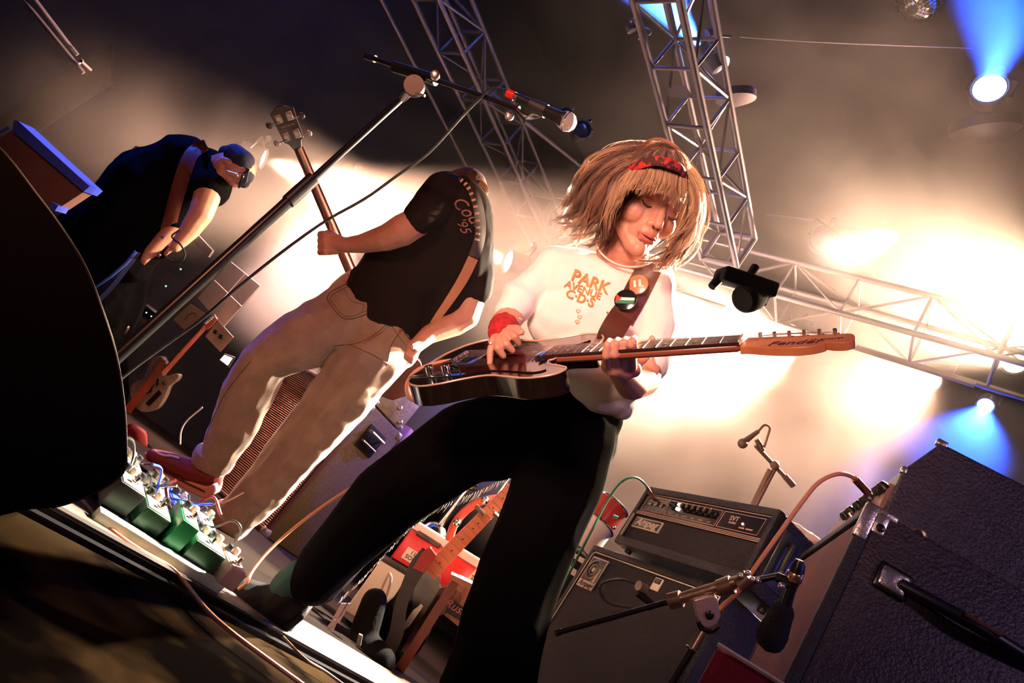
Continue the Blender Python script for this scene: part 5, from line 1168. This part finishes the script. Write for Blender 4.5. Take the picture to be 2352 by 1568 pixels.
def pedal(x, y, w_, d_, h_, col, label, knobs=3, top=None, rot=0, z0=.0225):
    M_ = PM @ Matrix.Translation((x, y, z0)) @ Matrix.Rotation(radians(rot), 4, 'Z')
    p = thing('effect_pedal', label, 'effect pedal', M_ @ Vector((w_/2, d_/2, 0)), 'pedals on the pedalboard')
    obj('enclosure', MB(M_).rbox((0, 0, 0), (w_, d_, h_), .004), col, p)
    obj('top_plate', MB(M_).rbox((.005, .005, h_-.001), (w_-.005, d_-.005, h_+.002), .001), top or col, p)  # a paler top carries the light from above in its colour
    for i in range(knobs):
        k = obj('knob', MB(M_).lathe([(.0095, 0), (.0095, .012), (.007, .016), (0, .0165)], (w_*(i+.6)/(knobs+.2), d_*.72, h_+.002), (0, 0, 1), 14), (BLACK, CREAM)[i % 2], p)
    obj('footswitch', MB(M_).lathe([(.010, 0), (.010, .004), (.006, .005), (.006, .018), (0, .020)], (w_/2, d_*.28, h_+.002), (0, 0, 1), 14), CHROME, p)
    for s in (-1, 1): obj('jack_socket', MB(M_).cyl(((w_ if s > 0 else 0), d_*.6, h_*.5), ((w_+.012 if s > 0 else -.012), d_*.6, h_*.5), .006), MET, p)
    return p
GRN = mat('green pedal enamel', (.010, .16, .055), .35, 0, .1, 60); DGRN = mat('dark green pedal enamel', (.012, .045, .02), .4)
CRM = mat('cream pedal enamel', (.70, .66, .52), .45, 0, .1, 60); BLKP = mat('black pedal enamel', (.008, .008, .008), .5); PINK = mat('pale pink enamel', (.66, .42, .33), .5)
TOPLIT = mat('lit pedal top', (.70, .70, .60), .4)  # brightness of the lit pedal tops painted in
s_ = PLn
pedal(.005*s_, .05, .19*s_, .11, .062, BLKP, 'tall dark pedal with a lit cream top, first at the left end of the board', 3, CRM)
pedal(.24*s_, .045, .20*s_, .11, .048, DGRN, 'low olive pedal with a lit pale top, second on the board', 3, CRM)
pedal(.47*s_, .035, .14*s_, .12, .070, GRN, 'bright green pedal with a lit pale top, third on the board', 2, TOPLIT, -4)
pedal(.64*s_, .030, .26*s_, .10, .050, DGRN, 'wide dark green pedal with a lit pale top, fourth on the board', 4, TOPLIT)
pedal(.93*s_, .00, .15*s_, .12, .050, PINK, 'cream pink pedal at the right end of the board beside the black shoe', 2, PINK, 6)
pedal(.05*s_, .165, .18*s_, .11, .060, CRM, 'cream pedal in the back row, behind the tall dark pedal', 3, CRM, 5)
pedal(.28*s_, .165, .14*s_, .11, .055, BLKP, 'black pedal in the back row, behind the olive pedal', 3, None, -6)
pedal(.50*s_, .17, .16*s_, .10, .050, mat('blue pedal enamel', (.02, .06, .55), .3), 'blue pedal in the back row, behind the bright green one', 2)
pedal(.76*s_, .17, .15*s_, .10, .050, CRM, 'cream pedal in the back row below the turned up cuff', 2, TOPLIT)
rr = random.Random(5)
for i, (c, lb) in enumerate(((CB, 'black patch cable looping over the left end of the pedalboard'), (mat('blue cable', (.02, .06, .6), .3), 'blue patch cable curling over the middle of the pedalboard'), (mat('dark red cable', (.25, .02, .03), .4), 'dark red patch cable curling behind the green pedals'), (CB, 'black patch cable tangled at the right end of the pedalboard'))):
    x = (.12, .42, .60, .85)[i]*s_
    pts = [PM @ Vector((x+(k-2.5)*.035+rr.uniform(-.01, .01), .16+rr.uniform(-.03, .05), .095+.035*sin(k*1.4+i))) for k in range(6)]
    tag(obj('patch_cable', MB().tube(smoothpts(pts), .0035, 7), c), lb, 'cable', 'patch cables over the pedals')
q = MB().tube(smoothpts([P(400, 1138, 2.55), P(450, 1160, 2.56), P(505, 1156, 2.6), P(560, 1130, 2.65)]), .0045, 7); tag(obj('cable', q, mat('brown cable', (.14, .06, .04), .4)), 'brown cable passing under the raised sneaker', 'cable')

# ================= cables on the deck =================
def cab(name, pts, r, m, lb): return tag(obj(name, MB().tube(smoothpts([P(*p) if len(p) == 3 else PZ(p[0], p[1], r) for p in pts], 6), r, 8), m), lb, 'cable')
cab('guitar_cable', [(930, 1060, 2.0), (850, 1095, 1.98), (778, 1138, 1.95), (720, 1178, 1.93), (660, 1225, 1.90), (612, 1270, 1.85), (580, 1310, 1.80), (566, 1338, 1.76), (548, 1352, 1.76)], .0048, ORANGECABLE, 'tan cable hanging in front of the ribbed cabinet down to the pedals')
cab('floor_cable', [(188, 1150), (240, 1205), (320, 1262), (400, 1310), (470, 1395), (530, 1450), (610, 1510), (700, 1575)], .005, ORANGECABLE, 'tan cable lying along the stage edge in the foreground')
cab('floor_cable', [(650, 1462), (700, 1512), (745, 1540), (800, 1580)], .0035, mat('brown cable', (.14, .06, .04), .4), 'thin brown cable on the bright deck behind the black shoe')
cab('guitar_cable', [(1042, 828, 1.53), (1000, 836, 1.52), (958, 852, 1.52), (936, 882, 1.52), (942, 912, 1.53), (966, 920, 1.54)], .0060, mat('pinkish tan cable', (.60, .30, .20), .4), 'tan cable looping from the lower end of the black guitar')
tag(obj('cable_plug', MB().cyl(P(964, 920, 1.54), P(1000, 902, 1.55), .0075), MET), 'metal plug at the end of the looped tan guitar cable', 'plug')
cab('amplifier_cable', [(1500, 1142, 2.36), (1482, 1112, 2.33), (1458, 1096, 2.30), (1428, 1106, 2.26), (1395, 1150, 2.2), (1350, 1235, 2.1), (1300, 1330, 2.05), (1255, 1410, 2.0), (1225, 1470, 1.98)], .0040, mat('green cable', (.03, .22, .13), .4), 'green cable plugged into the small valve amplifier head')
tag(obj('cable_plug', MB().cyl(P(1486, 1118, 2.335), P(1503, 1148, 2.365), .006), mat('copper plug', (.6, .3, .2), .3, .8)), 'copper plug in the small amplifier input', 'plug')
cab('amplifier_cable', [(1985, 1120, 1.45), (1960, 1096, 1.43), (1925, 1088, 1.41), (1880, 1108, 1.40), (1840, 1155, 1.38), (1790, 1225, 1.36), (1740, 1295, 1.34), (1698, 1355, 1.33), (1650, 1400, 1.33)], .0046, ORANGECABLE, 'orange tan cable arching from the right amplifier head down to the boom stand')
tag(obj('cable_plug', MB().cyl(P(1962, 1098, 1.43), P(1994, 1132, 1.45), .008), mat('dark copper plug', (.25, .10, .08), .35, .7)), 'dark plug in the right amplifier head', 'plug')

# ================= low boom stand with a microphone at lower right =================
OLDC = mat('worn brass chrome', (.34, .24, .17), .35, .9, .2, 60)
t = thing('microphone_stand', 'low boom stand with a silver swivel in front of the small amplifier stack', 'microphone stand', P(1560, 1568, 1.2))
def lc(nm, a, b_, r, m, p=None, r2=None): return obj(nm, MB().cyl(P(*a), P(*b_), r, r2, 14), m, p or t)
lc('boom_rod', (1283, 1452, 1.42), (1548, 1378, 1.31), .0055, SATINL); lc('rod_tip', (1276, 1454, 1.423), (1290, 1450, 1.42), .0065, RUBBER)
lc('boom_tube', (1540, 1381, 1.312), (1700, 1332, 1.27), .0105, OLDC); lc('clutch_collar', (1538, 1381, 1.31), (1565, 1374, 1.30), .0155, OLDC)
lc('clutch_collar', (1652, 1352, 1.28), (1682, 1341, 1.27), .0165, OLDC); lc('clutch_collar', (1698, 1345, 1.265), (1722, 1325, 1.26), .0150, OLDC)
lc('boom_end', (1715, 1336, 1.262), (1800, 1320, 1.25), .0060, SATINL)
for x, y in ((1718, 1316), (1728, 1330), (1742, 1333), (1700, 1322)): obj('lock_screw', MB().ball(P(x, y, 1.25), .0055, 10, 6), MET, t)
sp = smoothpts([Vector((x, y, 0)) for x, y in ((1594, 1378), (1642, 1368), (1652, 1395), (1654, 1420), (1642, 1436), (1622, 1442), (1606, 1428), (1598, 1404), (1594, 1378))], 3)
sw = obj('swivel_plate', MB().prism([P(v.x, v.y, 1.27) for v in sp[:-1]], CF*.012), mat('worn silver plate', (.62, .52, .42), .4, .7, .3, 50), t, bevel=.002)
obj('swivel_bolt', MB().lathe([(.008, 0), (.008, .004), (.005, .006), (0, .0065)], P(1629, 1411, 1.27), -CF, 16), SATIN, sw)
obj('swivel_band', MB().tube(smoothpts([P(1604, 1424, 1.275), P(1612, 1442, 1.275), P(1632, 1448, 1.275), P(1650, 1436, 1.275)]), .006, 8), SATIN, sw)
lc('upper_pole', (1622, 1436, 1.28), (1590, 1492, 1.27), .0075, OLDC, None, .009); lc('pole', (1592, 1488, 1.27), (1500, 1640, 1.25), .0070, SATINL)
obj('pole_ring', MB().ring(P(1588, 1490, 1.268), P(1622, 1436, 1.28)-P(1590, 1492, 1.27), .010, .0022), CHROME, t)
SB = P(1502, 1637, 1.25); SB = Vector((SB.x-.06, SB.y-.02, .02))
for k in range(3):
    a = 2*pi*k/3; b0 = SB; obj('leg', MB().cyl(b0+UP*.12, b0+Vector((cos(a)*.14, sin(a)*.14, -.01)), .007), SATINL, t)
obj('lower_tube', MB().cyl(P(1502, 1637, 1.25), SB, .009), SATINL, t)
t = thing('microphone', 'black foam covered microphone hanging on the low boom stand', 'microphone', P(1800, 1400, 1.22))
a, b_ = P(1832, 1300, 1.22), P(1800, 1398, 1.22); d_ = (b_-a).normalized()
obj('handle', MB().lathe([(.007, -.012), (.011, 0), (.0115, .02), (.010, .05), (.013, .085)], a, d_, 18), SATIN, t)
obj('collar', MB().lathe([(.0135, .012), (.0145, .014), (.0145, .026), (.0135, .028)], a, d_, 18), mat('copper collar', (.70, .38, .26), .25, .9), t)
obj('foam_cover', blobmesh(MB().capsule(P(1796, 1405, 1.22), .021, P(1772, 1462, 1.21), .027), .004, 3, lambda v: .0015*noise.noise(v*160)), mat('black foam', (.006, .006, .007), 1, 0, 1, 300), t)
obj('clip', MB().tube([P(1785, 1325, 1.23), P(1805, 1332, 1.22), P(1812, 1345, 1.215)], .009, 8), BLACK, t)
obj('clip_screw', MB().ball(P(1795, 1345, 1.21), .007, 10, 6), MET, t)
cab('microphone_cable', [(1795, 1460, 1.26), (1810, 1380, 1.27), (1838, 1330, 1.27), (1845, 1300, 1.26), (1836, 1286, 1.23)], .0035, CB, 'black cable curling up from the foam covered microphone')
cab('microphone_cable', [(1480, 1350, 1.9), (1430, 1330, 1.9), (1385, 1338, 1.9), (1378, 1360, 1.9), (1400, 1385, 1.9), (1450, 1395, 1.9)], .0035, CB, 'black cable loop in front of the woven cabinet')
t = thing('microphone', 'small dark microphone in front of the woven speaker cabinet', 'microphone', P(1475, 1350, 1.8))
obj('handle', MB().cyl(P(1462, 1358, 1.8), P(1495, 1385, 1.82), .011, .009), SATIN, t); obj('collar', MB().cyl(P(1466, 1344, 1.79), P(1482, 1352, 1.80), .013), MET, t)
# far microphone in the haze
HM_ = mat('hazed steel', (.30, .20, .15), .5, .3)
t = thing('microphone_stand', 'small overhead microphone stand fading into the haze above the valve amplifier', 'microphone stand', P(1730, 1160, 4.0))
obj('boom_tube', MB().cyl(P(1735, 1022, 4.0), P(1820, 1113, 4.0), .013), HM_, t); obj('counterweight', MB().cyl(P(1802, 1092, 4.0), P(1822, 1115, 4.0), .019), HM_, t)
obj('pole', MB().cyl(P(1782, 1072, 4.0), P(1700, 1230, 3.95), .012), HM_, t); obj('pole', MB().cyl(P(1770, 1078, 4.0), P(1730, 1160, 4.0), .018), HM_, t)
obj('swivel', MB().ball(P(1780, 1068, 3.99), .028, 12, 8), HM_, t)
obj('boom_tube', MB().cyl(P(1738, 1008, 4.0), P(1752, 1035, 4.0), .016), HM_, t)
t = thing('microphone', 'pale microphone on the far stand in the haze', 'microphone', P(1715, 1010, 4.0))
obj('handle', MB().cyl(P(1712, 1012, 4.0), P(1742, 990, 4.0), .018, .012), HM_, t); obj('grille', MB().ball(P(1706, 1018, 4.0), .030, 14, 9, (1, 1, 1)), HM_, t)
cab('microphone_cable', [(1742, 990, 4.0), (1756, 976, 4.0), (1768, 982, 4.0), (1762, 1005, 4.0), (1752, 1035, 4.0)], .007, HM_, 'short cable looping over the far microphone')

# ================= between the legs: drum hardware, guitar on a stand, red cooler =================
t = thing('drum_stand', 'chrome drum hardware post lit blue white between the dark trouser legs', 'drum hardware', P(1012, 1215, 3.3))
obj('post', MB().cyl(P(1012, 1205, 3.3), P(1078, 1118, 3.35), .018, .012), CHROME, t)
obj('wing_nut', MB().tube([P(1070, 1112, 3.33), P(1082, 1116, 3.33), P(1096, 1120, 3.33)], [.018, .022, .014], 8), CHROME, t)
obj('base', MB().lathe([(.07, -.05), (.055, -.02), (.03, 0)], P(1012, 1206, 3.3), P(1078, 1118, 3.35)-P(1012, 1205, 3.3), 14), CHROME, t)
t = thing('drum_stand', 'white lit rod to the right of the chrome post between the legs', 'drum hardware', P(1134, 1160, 3.3)); obj('post', MB().cyl(P(1128, 1160, 3.3), P(1182, 1082, 3.35), .012), CHROME, t)
REDP = mat('red plastic', (.60, .015, .02), .35, col2=(.45, .01, .015), cscale=8); WLID = mat('white plastic lid', (.80, .70, .66), .45)
c0 = P(905, 1270, 3.0); cx_ = (P(1110, 1395, 3.0)-P(905, 1270, 3.0)).normalized(); cz_ = (P(955, 1200, 3.06)-P(905, 1270, 3.0)).normalized(); cy_ = cx_.cross(cz_).normalized()
if cy_.dot(CF) < 0: cy_ = -cy_
CM = Fr(c0, cx_, cy_, cz_); CW, CH = (P(1110, 1395, 3.0)-c0).length, (P(955, 1200, 3.06)-c0).length
t = thing('cooler_box', 'red cooler box with a white lid and a sticker, between the trouser legs', 'cooler box', c0)
obj('tub', MB(CM).rbox((0, 0, -.02), (CW, .22, CH-.03), .010), REDP, t)
obj('lid', MB(CM).rbox((-.008, -.008, CH-.03), (CW+.008, .23, CH+.012), .010), WLID, t)
obj('lid_handle', MB(CM).rbox((.03, -.012, CH-.045), (.15, -.004, CH-.022), .004), BLACK, t)
sk_ = obj('sticker', MB(CM).rbox((.035, -.004, .0), (.145, .002, .055), .001), mat('cream sticker', (.78, .70, .58), .6), t)
for s_, z in (('I LIKE', .040), ('SOUND', .016)): obj('sticker_lettering', textmb(s_, CM @ Vector((.092, -.0052, z)), cx_, cz_, .026, .0004, bold=.0004), SATIN, sk_, smooth=False)
t = thing('road_case', 'case with black band and cream front below the red cooler', 'case', c0-cz_*.13)
obj('case_body', MB(CM).rbox((-.03, .0, -.30), (.17, .20, -.052), .006), mat('cream case front', (.68, .60, .46), .5), t)
obj('case_band', MB(CM).rbox((-.032, -.004, -.052), (.175, .20, -.024), .003), BLACK, t)
t = thing('name_strip', 'pale strip with dark lettering leaning at the right end of the cooler', 'sign', P(1085, 1330, 2.96))
e1 = (P(1112, 1302, 2.95)-P(1072, 1342, 2.95)).normalized(); e3 = CF; e2 = e3.cross(e1).normalized()
if e2.dot(CU) < 0: e2 = -e2
obj('strip', MB(Fr(P(1072, 1342, 2.95), e1, e2, e3)).rbox((0, -.018, 0), (.115, .018, .004), .001), mat('cream sticker', (.78, .70, .58), .6), t)
obj('strip_lettering', textmb('achum', Fr(P(1072, 1342, 2.95), e1, e2, e3) @ Vector((.058, 0, -.0012)), e1, e2, .034, .0004, bold=.0006), SATIN, t, smooth=False)
# guitar standing behind the legs
t = thing('electric_guitar', 'black guitar with pale orange fretboard on a wall yoke, seen between the legs', 'guitar', P(980, 1310, 2.8))
n0, n1 = P(985, 1318, 2.78), P(1178, 1120, 2.86); nd = (n1-n0).normalized(); ns = nd.cross(CF).normalized(); nb = ns.cross(nd).normalized()
if nb.dot(CF) < 0: nb = -nb
if ns.dot(CR) < 0: ns = -ns
NM = Fr(n0, nd, ns, nb); nl = (n1-n0).length
MAPL = mat('orange maple fretboard', (.60, .20, .10), .4, 0, .1, 40)
obj('neck', MB(NM).hexa([(0, -.034, 0), (nl, -.024, 0), (nl, .024, 0), (0, .034, 0), (0, -.034, .02), (nl, -.024, .02), (nl, .024, .02), (0, .034, .02)]), MAPL, t)
for i in range(16):
    x = nl*(1-2**(-(i)/10.))*1.25
    x = .012+nl*(i/16)**.9
    obj('fret', MB(NM).cyl((x, -.032+.008*x/nl, -.001), (x, .032-.008*x/nl, -.001), .0014, n=5), OLDC, t)
    if i in (1, 3, 5, 7, 8, 11, 13, 15): obj('inlay_dot', MB(NM).cyl((x+.010, 0, -.0012), (x+.010, 0, .001), .0035, n=8), SATIN, t)
gb2 = [(985, 1290), (960, 1300), (930, 1330), (905, 1370), (870, 1400), (850, 1440), (862, 1500), (900, 1530), (950, 1510), (985, 1460), (1000, 1420), (1040, 1400), (1060, 1370), (1040, 1345), (1010, 1350), (1010, 1325)]
q2 = smoothpts([Vector((x, y, 0)) for x, y in gb2+[gb2[0]]], 3)
obj('body', MB().prism([P(v.x, v.y, 2.80) for v in q2[:-1]], CF*.045), BGLOSS, t)
obj('control_plate', MB().prism([P(x, y, 2.795) for x, y in ((968, 1386), (972, 1392), (940, 1438), (920, 1452), (922, 1442), (948, 1402))], CF*.004), MET, t)
obj('body_edge', MB().tube(smoothpts([P(876, 1352, 2.79), P(893, 1318, 2.79), P(897, 1335, 2.79), P(880, 1390, 2.79), P(873, 1400, 2.79)]), .006, 6), mat('cream body edge', (.7, .6, .48), .5), t)
tag(obj('guitar_strap', ribbon([(985, 1268, 2.70), (960, 1300, 2.70), (935, 1350, 2.70), (918, 1400, 2.70), (912, 1450, 2.70), (890, 1500, 2.70)], [36, 40, 30, 30, 34, 32], None), mat('grey black strap', (.045, .042, .040), .7)), 'grey strap hanging from the guitar between the legs', 'strap')
q = MB().prism([P(x, y, 2.69) for x, y in ((970, 1268), (988, 1258), (1002, 1276), (975, 1316), (948, 1304))], CF*.02); tag(obj('red_strap_end', q, mat('dark red leather', (.35, .015, .01), .5)), 'dark red end piece of the grey strap', 'strap end')
t = thing('guitar_hanger', 'wooden hoop with a curved yoke holding the orange fretboard', 'guitar stand', P(1040, 1230, 2.95))
obj('hoop', MB().tube(smoothpts([P(1032, 1240, 2.95), P(1042, 1208, 2.95), P(1062, 1180, 2.95), P(1095, 1155, 2.95), P(1130, 1146, 2.95), P(1172, 1142, 2.95)]), .018, 8), mat('red stained hoop', (.32, .05, .03), .45), t)
for pts in ([(1093, 1162), (1104, 1172), (1112, 1180)], [(1134, 1178), (1146, 1190), (1146, 1204)]): obj('yoke', MB().tube(smoothpts([P(x, y, 2.78) for x, y in pts]), .010, 8), OLDC, t)
for (x, y) in ((1114, 1148), (1050, 1200)): obj('lug', MB().ball(P(x, y, 2.92), .018, 8, 6), CHROME, t)
t = thing('wooden_post', 'reddish brown wooden post leaning below the cooler, between the legs', 'post', P(900, 1560, 2.5))
WOODR = mat('reddish brown wood', (.16, .045, .025), .5, 0, .3, 40, stretch=(1, 1, .2))
obj('post', MB().prism([P(x, y, 2.70) for x, y in ((1040, 1328), (1056, 1338), (905, 1580), (884, 1572))], CF*.03), WOODR, t, smooth=False)
obj('cross_bar', MB().prism([P(x, y, 2.69) for x, y in ((1036, 1318), (1096, 1346), (1092, 1360), (1034, 1330))], CF*.03), mat('pink brown wood', (.42, .17, .11), .5), t, smooth=False)
t = thing('cardboard_box', 'brown box with a dark label right of the wooden post', 'box', P(1060, 1370, 2.8))
obj('carton', MB().prism([P(x, y, 2.80) for x, y in ((1052, 1338), (1094, 1358), (1062, 1446), (1018, 1410))], CF*.1), mat('brown cardboard', (.28, .15, .09), .8), t, smooth=False)
obj('label', MB().prism([P(x, y, 2.795) for x, y in ((1042, 1380), (1076, 1402), (1058, 1426), (1022, 1404))], CF*.004), mat('dark label', (.015, .012, .015), .5), t, smooth=False)
e1 = (CR*.86-CU*.5).normalized(); obj('label_lettering', textmb('Rush', P(1047, 1395, 2.79), e1, (CR*.5+CU*.86).normalized(), .05, .0004, shear=.3), mat('pink ink', (.6, .2, .2), .6), t, smooth=False)
t = thing('equipment_bag', 'black bag heaped on the deck behind the frayed hem', 'bag', P(840, 1480, 2.6))
q = MB(); limb(q, [(840, 1440, 2.62, 34), (860, 1380, 2.64, 30)]); limb(q, [(830, 1480, 2.6, 40), (870, 1520, 2.55, 40)]); obj('bag_body', blobmesh(q, .010, 4), mat('black bag cloth', (.005, .004, .004), .9, 0, .6, 60, spec=.1), t)
obj('buckle', MB().prism([P(x, y, 2.52) for x, y in ((824, 1456), (832, 1460), (828, 1484), (818, 1478))], CF*.01), MET, t)
# drum kit edge beyond the right leg
t = thing('floor_drum', 'drum with clear head and white lit shell beside the small amplifier stack', 'drum', P(1350, 1230, 3.0))
a = P(1322, 1262, 3.0); b_ = P(1408, 1150, 3.1); d_ = (b_-a).normalized(); dl = (b_-a).length
obj('shell', MB().lathe([(.085, 0), (.085, dl*.55)], a, d_, 28), WHITEP, t); obj('upper_shell', MB().lathe([(.084, dl*.56), (.084, dl*.95)], a, d_, 28), mat('red clear drum shell', (.55, .10, .07), .15, 0, trans=.5), t)
for k in (0, .55, .95): obj('hoop', MB().ring(a+d_*dl*k, d_, .088, .006, 30, 8), CHROME, t)
for k in range(4): obj('lug', MB().ball(a+d_*dl*.5+(CR*cos(k*1.57+.5)-CF*sin(k*1.57+.5)).normalized()*.09, .010, 8, 6), CHROME, t)
obj('green_tab', MB().prism([P(x, y, 2.88) for x, y in ((1410, 1182), (1421, 1186), (1418, 1192), (1408, 1188))], CF*.005), mat('green tab', (.02, .4, .25), .5), t)
t = thing('striped_case', 'black case with white stripes below the white drum shell', 'case', P(1290, 1350, 2.95))
obj('case_body', MB().prism([P(x, y, 2.95) for x, y in ((1302, 1262), (1345, 1290), (1270, 1440), (1228, 1420))], CF*.10), SATIN, t)
for c in (((1302, 1258), (1346, 1286), (1340, 1296), (1298, 1268)), ((1286, 1282), (1325, 1310), (1320, 1324), (1280, 1298))): obj('stripe', MB().prism([P(x, y, 2.945) for x, y in c], CF*.006), WHITEP, t, smooth=False)
obj('label', MB().prism([P(x, y, 2.94) for x, y in ((1236, 1402), (1258, 1412), (1240, 1444), (1222, 1436))], CF*.004), mat('green label', (.02, .16, .10), .5), t, smooth=False)
obj('label_stripe', MB().prism([P(x, y, 2.936) for x, y in ((1228, 1422), (1246, 1432), (1240, 1446), (1222, 1436))], CF*.004), mat('orange label', (.7, .18, .06), .5), t, smooth=False)
# dark backline riser that closes the view behind the players' feet
b = MB(Fr(Vector((0, 0, 0)), WD, TD, UP)); b.rbox((-1.9, 4.4, 0), (1.0, 5.4, .75), .02)
tag(obj('drum_riser', b, mat('dark blue riser cloth', (.008, .008, .022), .9)), 'dark blue draped drum riser far behind the trouser legs', 'riser')
